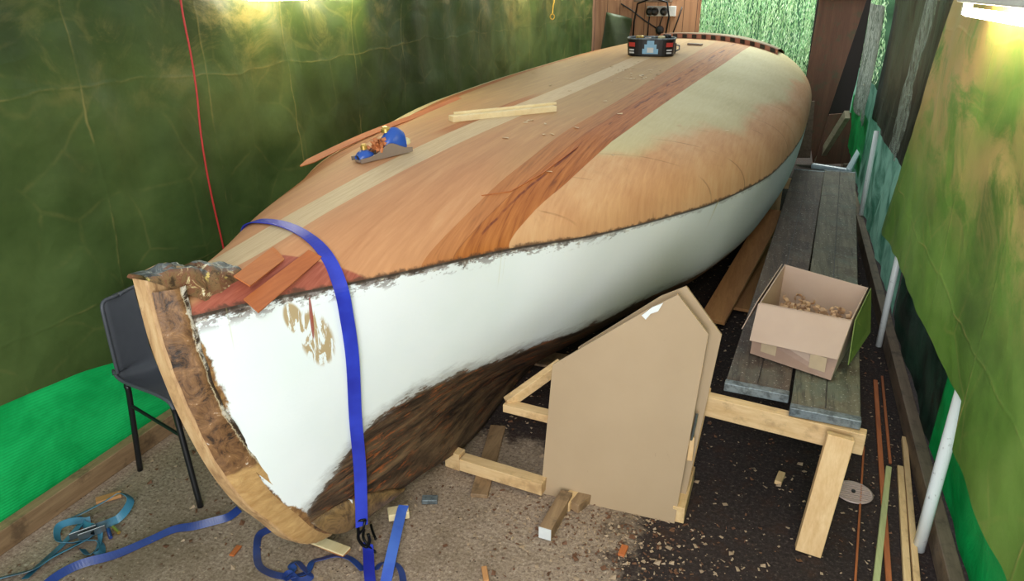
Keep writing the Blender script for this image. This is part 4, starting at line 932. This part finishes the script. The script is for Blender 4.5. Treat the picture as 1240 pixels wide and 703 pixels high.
fa = on_deck(833, 54, .01); fb = on_deck(850, 55, .01); mb = MB(); mb.beam(fa, fb, .05, .018); tag(mb.build('flat_tool', M['castiron'], bevel=.003), 'thin grey flat tool lying just short of the notched ledge on deck', 'tool')
# chips on deck
mb = MB()
for (cx, cy, sx, sy, n_) in [(762, 82, 18, 6, 12), (775, 92, 22, 6, 16), (812, 62, 10, 5, 8), (640, 148, 10, 4, 4), (698, 128, 120, 60, 22)]:
    for i in range(n_):
        p = on_deck(cx+rng.gauss(0, sx*.6), cy+rng.gauss(0, sy*.6))
        if p is None: continue
        s = .008+.008*rng.random(); a = rng.uniform(0, 6.28); d = Vector((math.cos(a), math.sin(a), 0)); e = Vector((-d.y, d.x, 0)); p = p+Vector((0, 0, .004))
        mb.add([p-d*s-e*s*.5, p+d*s-e*s*.4, p+d*s*.9+e*s*.5+Vector((0, 0, .004)), p-d*s+e*s*.5], [(0, 1, 2, 3)])
tag(mb.build('deck_shavings', M['chip_pale'], solid=.001), 'scattered pale wood chips on the veneered deck', 'shavings', kind='stuff')

# ------------------------------------------------------------------ straps
def smooth(pts, n=8):
    out = []; P = [Vector(p) for p in pts]
    for i in range(len(P)-1):
        a = P[max(i-1, 0)]; b = P[i]; c = P[i+1]; d = P[min(i+2, len(P)-1)]
        for k in range(n):
            t = k/n; out.append(.5*((2*b)+(c-a)*t+(2*a-5*b+4*c-d)*t*t+(3*b-a-3*c+d)*t**3))
    out.append(P[-1]); return out
st = thing('ratchet_strap', (-1.2, 1.8, 0), 'royal blue webbing strap over the foredeck, hanging down the white side to a black hook', 'strap')
dk = [(306, 270), (330, 270), (352, 276), (372, 287), (389, 302), (402, 322)]
path = []
for u, v in dk:
    q = on_deck(u, v, .006)
    if q is None: q = at(u, v, 0, -1.17)
    path.append(q)
pe = path[-1].copy()
first = path[0]; path = [first+Vector((-.06, .0, -.16)), first+Vector((-.035, .0, -.04))]+path
hang = [(412, 341, 0), (420, 375, .0), (427, 430, .0), (431, 500, .0), (436, 570, .0), (438, 634, .0)]
xs_ = [-1.10, -1.12, -1.15, -1.18, -1.20]
hp_ = [on_hull(u, v)+Vector((.009, -.017, 0)) for (u, v, _) in hang]; hp_[-1] = at(438, 636, 1, hp_[-2].y-.035); hp_[-2] = at(436, 570, 1, hp_[-2].y-.014)
allp = smooth(path+hp_, 6)
sides = []
for i, q in enumerate(allp):
    if i < 6*7: sides.append(Vector((.15, 1, 0)))
    else: sides.append(Vector((.75, .66, 0)).lerp(Vector((.8, .6, 0)), 1))
k1 = 6*5
for i in range(len(sides)):
    t = min(max((i-k1)/14, 0), 1); sides[i] = Vector((.15, 1, 0)).lerp(Vector((.62, .70, 0)), t)
mb = MB(); mb.ribbon(allp, sides, .043, .0025); mb.build('webbing', M['blue'], st)
h0 = hp_[-1]; hk = h0+Vector((0, 0, -.005))
cr = _R
mb = MB(); mb.tube(smooth([hk+cr*x+Vector((0, 0, z)) for x, z in [(-.012, .03), (-.014, -.02), (-.016, -.05), (-.004, -.075), (.012, -.085), (.022, -.06), (.02, -.03)]], 5), .006, 8)
mb.tube([hk+cr*.014+Vector((0, 0, .03)), hk+cr*.004+Vector((0, 0, -.01)), hk-cr*.014+Vector((0, 0, -.03))], .005, 8)
mb.tube([hk-cr*.016+Vector((0, 0, .03)), hk+cr*.016+Vector((0, 0, .03))], .005, 8); mb.build('hook', M['blackmetal'], st, smooth=True)
fl = gz(445, 664, .02); mb = MB(); mb.tube(smooth([gz(441, 640, .06), gz(440, 650, .05), gz(446, 660, .03), gz(455, 668, .02)], 5), .005, 8); mb.tube(smooth([gz(449, 634, .05), gz(451, 642, .04), gz(455, 652, .03)], 5), .005, 8); mb.build('hook', M['blackmetal'], st, smooth=True)
lw = smooth([gz(445, 657, .035), gz(446, 666, .025), gz(447, 690, .02), gz(449, 712, .02), gz(450, 750, .012)], 4)
mb = MB(); mb.ribbon(lw, [Vector((1, .1, 0))]*len(lw), .042, .0025); mb.build('webbing', M['blue'], st)
mb = MB(); q = on_hull(430, 606)+Vector((-.004, -.02, 0)); mb.box(q, (.02, .003, .045)); mb.build('care_tag', M['white'], st)
# second strap from under the keel
lp2 = smooth([gz(489, 611, .05), gz(486, 620, .045), gz(480, 645, .04), gz(472, 680, .03), gz(466, 710, .012), gz(458, 750, .006)], 5)
mb = MB(); mb.ribbon(lp2, [Vector((1, .35, -.1))]*len(lp2), .038, .0025); tag(mb.build('blue_strap', M['blue_light']), 'lighter blue strap pulled out over a wedge from under the keel', 'strap')
def floor_strap(px, w, mat, label, tilt=None, name='blue_strap', z=.006):
    pts = smooth([gz(u, v, z + (px[i][2] if len(px[i]) > 2 else 0)) for i, (u, v, *r) in enumerate(px)], 8)
    sides = []
    for i, q in enumerate(pts):
        d = (pts[min(i+1, len(pts)-1)]-pts[max(i-1, 0)]).normalized(); s = Vector((d.y, -d.x, 0)).normalized(); a = (tilt(i/(len(pts)-1)) if tilt else .25*math.sin(i*.23))
        sides.append(s*math.cos(a)+Vector((0, 0, 1))*math.sin(a))
    for i, q in enumerate(pts): q.z = max(q.z, abs(sides[i].z)*w/2+.003)
    mb = MB(); mb.ribbon(pts, sides, w, .002); return tag(mb.build(name, M[mat]), label, 'strap')
floor_strap([(290, 617), (278, 627), (262, 632), (235, 638), (210, 641), (180, 654), (140, 672), (100, 684), (72, 698), (50, 715)], .03, 'blue_floor', 'dark blue strap stretched across the concrete to the left', lambda t: .7+.4*math.sin(t*9))
floor_strap([(328, 640), (314, 648), (311, 665), (314, 684), (330, 694), (352, 698)], .026, 'blue_floor', 'dark blue strap end curving down from the forefoot', lambda t: .5*math.cos(t*2))
floor_strap([(352, 698), (372, 692), (378, 680), (390, 676), (408, 672), (425, 676), (440, 690)], .026, 'blue_floor', 'dark blue strap arching over the floor towards the hook', lambda t: .35)
floor_strap([(345, 700), (356, 690), (352, 684), (360, 680), (368, 688), (376, 698), (362, 703), (350, 694), (344, 702)], .024, 'blue_floor', 'small tangled coil of dark blue strap below the forefoot', lambda t: .5)
floor_strap([(455, 690), (462, 682), (478, 682), (486, 692), (489, 710)], .026, 'blue_floor', 'dark blue strap loop on the floor right of the hook', lambda t: .5)
floor_strap([(-20, 706), (10, 698), (40, 690), (62, 676), (85, 664), (104, 654), (112, 648)], .036, 'cyan', 'pale turquoise strap running off to the lower left', lambda t: .5, 'turquoise_strap')
floor_strap([(30, 700), (52, 680), (70, 664), (84, 650), (96, 636), (103, 628)], .03, 'cyan', 'second turquoise strap lying beneath the tangle at lower left', lambda t: .3, 'turquoise_strap')
floor_strap([(92, 630), (84, 628), (100, 620, .02), (125, 607, .03), (142, 597, .04), (152, 598, .04), (158, 605, .03), (150, 620, .02), (132, 635), (112, 642)], .03, 'cyan', 'big turquoise strap loop standing up on the floor', lambda t: .2+.9*t, 'turquoise_strap')
floor_strap([(110, 630), (90, 630, .02), (72, 636, .03), (69, 648, .03), (75, 656, .02), (100, 656), (120, 656), (124, 668), (116, 674)], .026, 'cyan', 'small dark turquoise strap loop at the left of the tangle', lambda t: .8, 'turquoise_strap')
floor_strap([(100, 665), (108, 672), (118, 664), (122, 650), (118, 640), (104, 636), (96, 628)], .024, 'cyan', 'short turquoise strap curl at the heart of the tangle', lambda t: .7, 'turquoise_strap')
rt = gz(106, 644, .03); R_ = thing('strap_ratchet', rt-Vector((0, 0, .03)), 'dark metal ratchet buckle in the tangle of turquoise straps', 'ratchet')
mb = MB(); 
for s in (-.016, .016): mb.box(rt+Vector((s, s*.3, 0)), (.004, .09, .03), Matrix.Rotation(-.6, 3, 'Z'))
mb.build('frame', M['steel'], R_, bevel=.002); mb = MB(); mb.tube([rt+Vector((-.022, 0, 0)), rt+Vector((.022, .01, 0))], .009, 10); mb.build('spindle', M['blackmetal'], R_)
for (a, b, l) in [((116, 606), (147, 597), 'pinkish scrap of wood behind the turquoise loop')]:
    timber('wood_offcut', gz(*a, .01), gz(*b, .01), .035, .014, 'ply', l, 'offcut')
for (a, b, m, l) in [((137, 637), (144, 644), 'brass', 'tiny brass-coloured pin beside the turquoise tangle'), ((131, 640), (134, 650), 'blue_floor', 'tiny blue tool end beside the turquoise tangle')]:
    mb = MB(); mb.tube([gz(*a, .01), gz(*b, .01)], .007, 8); tag(mb.build('small_pin', M[m]), l, 'pin')

# ------------------------------------------------------------------ grey plastic chair behind the stem
ch = thing('plastic_chair', (-2.12, 2.0, 0), 'grey moulded plastic chair with black tube legs between stem and green sheet', 'chair')
Mz = Matrix.Rotation(math.radians(-13), 3, 'Z'); cc = Vector((-2.12, 2.02, 0))
def cl(x, y, z): return cc+Mz @ Vector((x, y, z))     # x forward, y sideways
prof = [(.20, .405), (.17, .43), (.08, .435), (-.06, .425), (-.15, .43), (-.175, .47), (-.17, .55), (-.165, .65), (-.165, .74), (-.172, .785), (-.18, .79)]
pr = smooth([Vector((x, 0, z)) for x, z in prof], 4); mb = MB(); P = []
for i, q in enumerate(pr):
    t = i/(len(pr)-1); hw = .20 if t < .55 else .20+.01*math.sin((t-.5)*6); 
    if t > .8: hw -= .07*((t-.8)/.2)**3
    row = []
    for k in range(13):
        s = -1+k/6; row.append(cl(q.x+(.035*s*s if t > .5 else 0), s*hw, q.z+(.03*abs(s)**3 if t < .5 else 0)))
    P.append(row)
mb.grid(P); mb.build('shell', M['greyplastic'], ch, smooth=True, solid=.006)
for k in (0, 12):
    mb = MB(); mb.tube([r[k] for r in P], .007, 8); mb.build('rim', M['greyplastic'], ch, smooth=True)
mb = MB(); mb.tube(P[-1], .007, 8); mb.build('rim', M['greyplastic'], ch, smooth=True)
fl1 = Vector((-2.34, 1.885, 0)); fl2 = Vector((-1.934, 1.78, 0)); off = Mz @ Vector((0, .38, 0))
for f0, x in ((fl1, -.15), (fl2, .15)):
    for sg in (0, 1):
        base = f0+off*sg; topp = cl(x, -.17+.34*sg, .41); kn = base.lerp(topp, .93)+Vector((0, 0, 0)); mb = MB()
        mb.tube(smooth([base, base.lerp(topp, .5), kn, topp+Vector((0, 0, .005)), topp+(cl(0, 0, .41)-topp)*.35], 4), .0115, 10); mb.build('leg', M['black'], ch, smooth=True)
mb = MB(); mb.tube([(fl1).lerp(cl(-.15, -.17, .41), .78), (fl2).lerp(cl(.15, -.17, .41), .72)], .007, 8); mb.build('stretcher', M['black'], ch)
mb = MB(); mb.tube([(fl1+off).lerp(cl(-.15, .17, .41), .78), (fl2+off).lerp(cl(.15, .17, .41), .72)], .007, 8); mb.build('stretcher', M['black'], ch)

# ------------------------------------------------------------------ poles, battens, drain, strings
def pole(b, top, r, label):
    b = Vector(b); mb = MB(); mb.tube([b, b+Vector((0, 0, .25)), Vector(top)], r, 18); t = tag(mb.build('white_pole', M['pvc'], smooth=True), label, 'pole')
pole((.672, 2.47, 0), (.695, 2.50, 2.1), .021, 'white plastic pole standing nearest on the right, base dotted with dirt')
pole((.69, 4.2, 0), (.70, 4.2, 1.0), .017, 'white plastic pole showing beyond the box, right of the bench')
q = at(1042, 250, 0, .74); pole((.745, 6.6, 0), (.745, 6.6, .80), .02, 'pale pole behind mint sheeting near the far end of the bench')
timber('floor_batten', gz(1058, 730, .012), gz(1076, 566, .012), .022, .022, 'greentimber', 'pale greenish batten, leftmost of the three short ones on the dark floor', 'batten')
timber('floor_batten', gz(1100, 730, .012), gz(1090, 565, .012), .024, .02, 'pine', 'drilled pine batten between two others on the dark floor', 'batten')
timber('floor_batten', gz(1112, 730, .012), gz(1095, 530, .012), .022, .022, 'pine', 'longest pale batten, rightmost on the dark floor', 'batten')
timber('floor_batten', gz(1078, 730, .008), gz(1060, 460, .008), .02, .012, 'redwood', 'long reddish strip running along the dark floor beneath the pale battens', 'strip')
timber('floor_batten', gz(1034, 730, .006), gz(1046, 540, .006), .008, .010, 'redwood', 'thin brown strip on the floor passing the oval grate', 'strip')
timber('floor_batten', gz(1078, 560, .006), gz(1068, 455, .006), .012, .010, 'redwood', 'far thin reddish strip on the dark floor past the bench', 'strip')
gt = gz(1033, 596, .004); G = thing('floor_grate', gt, 'round ribbed plastic disc on the dark floor behind the bench leg', 'grate')
M['frost'] = m_plain('frost', sr(190, 168, 158), .3)
mb = MB(); mb.lathe(gt, [(.062, 0), (.072, .002), (.074, .006), (.068, .009), (.064, .006)], 36); mb.build('rim', M['frost'], G, smooth=True)
for i in range(9):
    x = -.056+.014*i; h = math.sqrt(max(.066**2-x*x, 0)); mb = MB(); mb.beam(gt+Vector((-h, x, .007)), gt+Vector((h, x, .007)), .005, .003); mb.build('rib', M['frost'], G)
mb = MB(); mb.lathe(gt+Vector((0, 0, .006)), [(.008, 0), (.008, .006)], 12); mb.build('centre_screw', M['black'], G)
timber('wooden_block', gz(942, 584, .01), gz(947, 572, .01), .028, .018, 'pine', 'small pale block alone on dark soil left of the bench leg', 'block')
timber('wood_chip', gz(586, 685, .006), gz(589, 703, .006), .02, .008, 'ply', 'brown splinter standing out on the concrete at the bottom edge', 'offcut')
timber('wood_chip', gz(280, 672, .006), gz(290, 660, .006), .02, .008, 'veneer', 'orange wood scrap on the concrete below the dark blue strap', 'offcut')
timber('wood_chip', gz(752, 672, .006), gz(757, 660, .006), .025, .012, 'veneer', 'orange scrap of wood among debris below the MDF panel', 'offcut')
# red string on left tarpaulin
pts = [at(u, v, 0, -2.41) for u, v in [(216, -20), (222, 20), (231, 65), (238, 110), (243, 160), (250, 205), (258, 245), (268, 288), (275, 320)]]
mb = MB(); mb.tube(smooth(pts, 5), .0045, 6); tag(mb.build('red_string', M['red'], smooth=True), 'thin red cord hanging down the left olive tarpaulin', 'cord')
pts = [at(u, v, 0, -2.33) for u, v in [(672, -6), (670, 6), (669, 16)]]; mb = MB(); mb.tube(pts, .006, 6); yy = thing('yellow_loop', pts[-1], 'yellow cord ending in a small ring near the far left', 'cord')
mb.build('cord', M['yellow'], yy); c = pts[-1]+Vector((0, 0, -.03)); mb = MB(); mb.tube([c+_R*(.022*math.cos(a*.5236))+Vector((0, 0, .026*math.sin(a*.5236))) for a in range(12)], .006, 6, True); mb.build('ring', M['yellow'], yy, smooth=True)

# gutter piece at the far end of the bench
g = thing('gutter_piece', (.5, 6.6, BZ), 'pale grey L-shaped plastic gutter resting at the far end of the bench', 'gutter')
a0, a1, a2 = at(983, 200, 1, 6.75), at(1027, 207, 1, 6.62), at(1040, 183, 1, 7.6)
mb = MB(); mb.beam(a0, a1, .05, .05); mb.build('length', M['gutter'], g, bevel=.015); mb = MB(); mb.beam(a1, a2, .05, .05); mb.build('length', M['gutter'], g, bevel=.015)

# ------------------------------------------------------------------ floor litter
mb = MB(); dm = MB()
for i in range(6500):
    x = rng.uniform(-2.38, .7); y = rng.uniform(.9, 6.0)**1.0
    s = abs(rng.gauss(.0, .0035))+.0018
    if rng.random() < .15: x, y = rng.gauss(-.4, .22), rng.gauss(2.15, .13)
    a = rng.uniform(0, 6.28); d = Vector((math.cos(a), math.sin(a), 0)); e = Vector((-d.y, d.x, 0)); p = Vector((x, y, .002+.002*rng.random())); k = rng.uniform(.25, .9)
    t_ = mb if rng.random() < .6 else dm
    t_.add([p-d*s-e*s*k, p+d*s-e*s*k*.8, p+d*s*.8+e*s*k+Vector((0, 0, s*rng.random())), p-d*s+e*s*k], [(0, 1, 2, 3)])
M['fleck'] = m_plain('fleck', sr(178, 152, 124), .7)
tag(mb.build('floor_shavings', M['fleck'], solid=.0006), 'pale wood chips and sawdust flecks scattered over the floor', 'shavings', kind='stuff')
tag(dm.build('floor_shavings', M['shaving_dark'], solid=.0006), 'reddish wood crumbs scattered over the floor', 'shavings', kind='stuff')

# ------------------------------------------------------------------ fluorescent lamps
def lamp(x, y0, y1, z, label, watts):
    r = thing('fluorescent_lamp', (x, (y0+y1)/2, z), label, 'lamp', None)
    mb = MB(); mb.box((x, (y0+y1)/2, z+.055), (.07, y1-y0, .05)); mb.build('housing', M['white'], r, bevel=.006)
    for y in (y0+.01, y1-.01):
        mb = MB(); mb.box((x, y, z+.015), (.03, .02, .05)); mb.build('end_cap', M['white'], r, bevel=.003)
    for y in (y0+.15, y1-.15):
        mb = MB(); mb.tube([(x, y, z+.08), (x, y, z+.08+max(.05, 2.25-z))], .003, 6); mb.build('hanging_wire', M['steel'], r)
    m = bpy.data.materials.new('tube_glow'); m.use_nodes = True; b = m.node_tree.nodes['Principled BSDF']; b.inputs['Emission Color'].default_value = (1, .88, .56, 1); b.inputs['Emission Strength'].default_value = watts; b.inputs['Base Color'].default_value = (1, 1, 1, 1)
    mb = MB(); mb.tube([(x, y0+.02, z), (x, y1-.02, z)], .014, 14); mb.build('tube', m, r, smooth=True)
lamp(.54, 1.85, 3.0, 1.80, 'lit fluorescent tube lamp above the right olive tarpaulin', 30)
lamp(-2.31, 2.92, 4.14, 1.83, 'lit fluorescent tube lamp at the top of the left tarpaulin', 40)
lamp(-2.2, 6.6, 7.8, 1.98, 'lit fluorescent tube lamp high on the left beyond the first', 40)

# ------------------------------------------------------------------ light
w = bpy.data.worlds.new('sky'); S.world = w; w.use_nodes = True
bg = w.node_tree.nodes['Background']; bg.inputs[0].default_value = (.88, .97, 1.0, 1); bg.inputs[1].default_value = .62
def area(name, loc, tgt, size, power, color):
    l = bpy.data.lights.new(name, 'AREA'); l.size = size; l.energy = power; l.color = color; o = bpy.data.objects.new(name, l); COL.objects.link(o); o.location = loc
    o.rotation_euler = (Vector(tgt)-Vector(loc)).to_track_quat('-Z', 'Y').to_euler(); return o
area('camera_flash', (-.12, -.1, 2.2), (-1.0, 2.6, .6), .25, 13, (1, .99, .98))
area('hull_fill', (.15, -1.3, 1.35), (-.6, 4.0, .7), 1.5, 74, (.95, .98, 1))  # fill lamp added behind the camera to brighten the starboard hull
area('doorway_daylight', (-.4, 11.0, 2.9), (-.4, 9.0, .9), 1.6, 14, (.8, 1, .84))
area('garden_daylight', (-.4, 9.9, 4.2), (-.4, 12.0, 1.2), 1.6, 300, (.95, 1, .92))

# ------------------------------------------------------------------ camera
cd = bpy.data.cameras.new('camera'); cam = bpy.data.objects.new('camera', cd); COL.objects.link(cam)
cd.sensor_width = 36; cd.lens = FPX*36/1240; cam.location = CAM; cam.rotation_euler = (math.pi/2-_t, 0, _y); cd.clip_start = .02
S.camera = cam
S.view_settings.view_transform = 'Standard'; S.view_settings.look = 'None'; S.view_settings.exposure = 0.35; S.view_settings.gamma = 1; S.view_settings.use_curve_mapping = False

# ------------------------------------------------------------------ groups for repeats
GROUPS = {'scaffold_plank': 'scaffold planks of the bench', 'trestle': 'trestles under the bench', 'mdf_panel': 'MDF panels leaning beside the hull', 'blue_strap': 'blue straps on the floor', 'turquoise_strap': 'turquoise straps in the tangle',
          'floor_batten': 'battens and strips on the dark floor', 'white_pole': 'plastic poles along the right side', 'cradle_timber': 'cradle timbers under the hull', 'keel_block': 'pads under the keel', 'veneer_strip': 'loose veneer strips on the deck',
          'cable': 'black cables on the far boards', 'fluorescent_lamp': 'fluorescent lamps of the shelter', 'plywood_wedge': 'thin plywood strips under the forefoot', 'green_sheet': 'green plastic sheets along the right side',
          'plastic_sheet': 'clear plastic sheets on the right', 'shoring_plank': 'brown planks beside the bench', 'wood_chip': 'wood scraps on the floor', 'small_pin': 'small pins by the strap tangle'}
for o in bpy.data.objects:
    k = o.name.split('.')[0]
    if o.parent is None and k in GROUPS and 'label' in o: o['group'] = GROUPS[k]
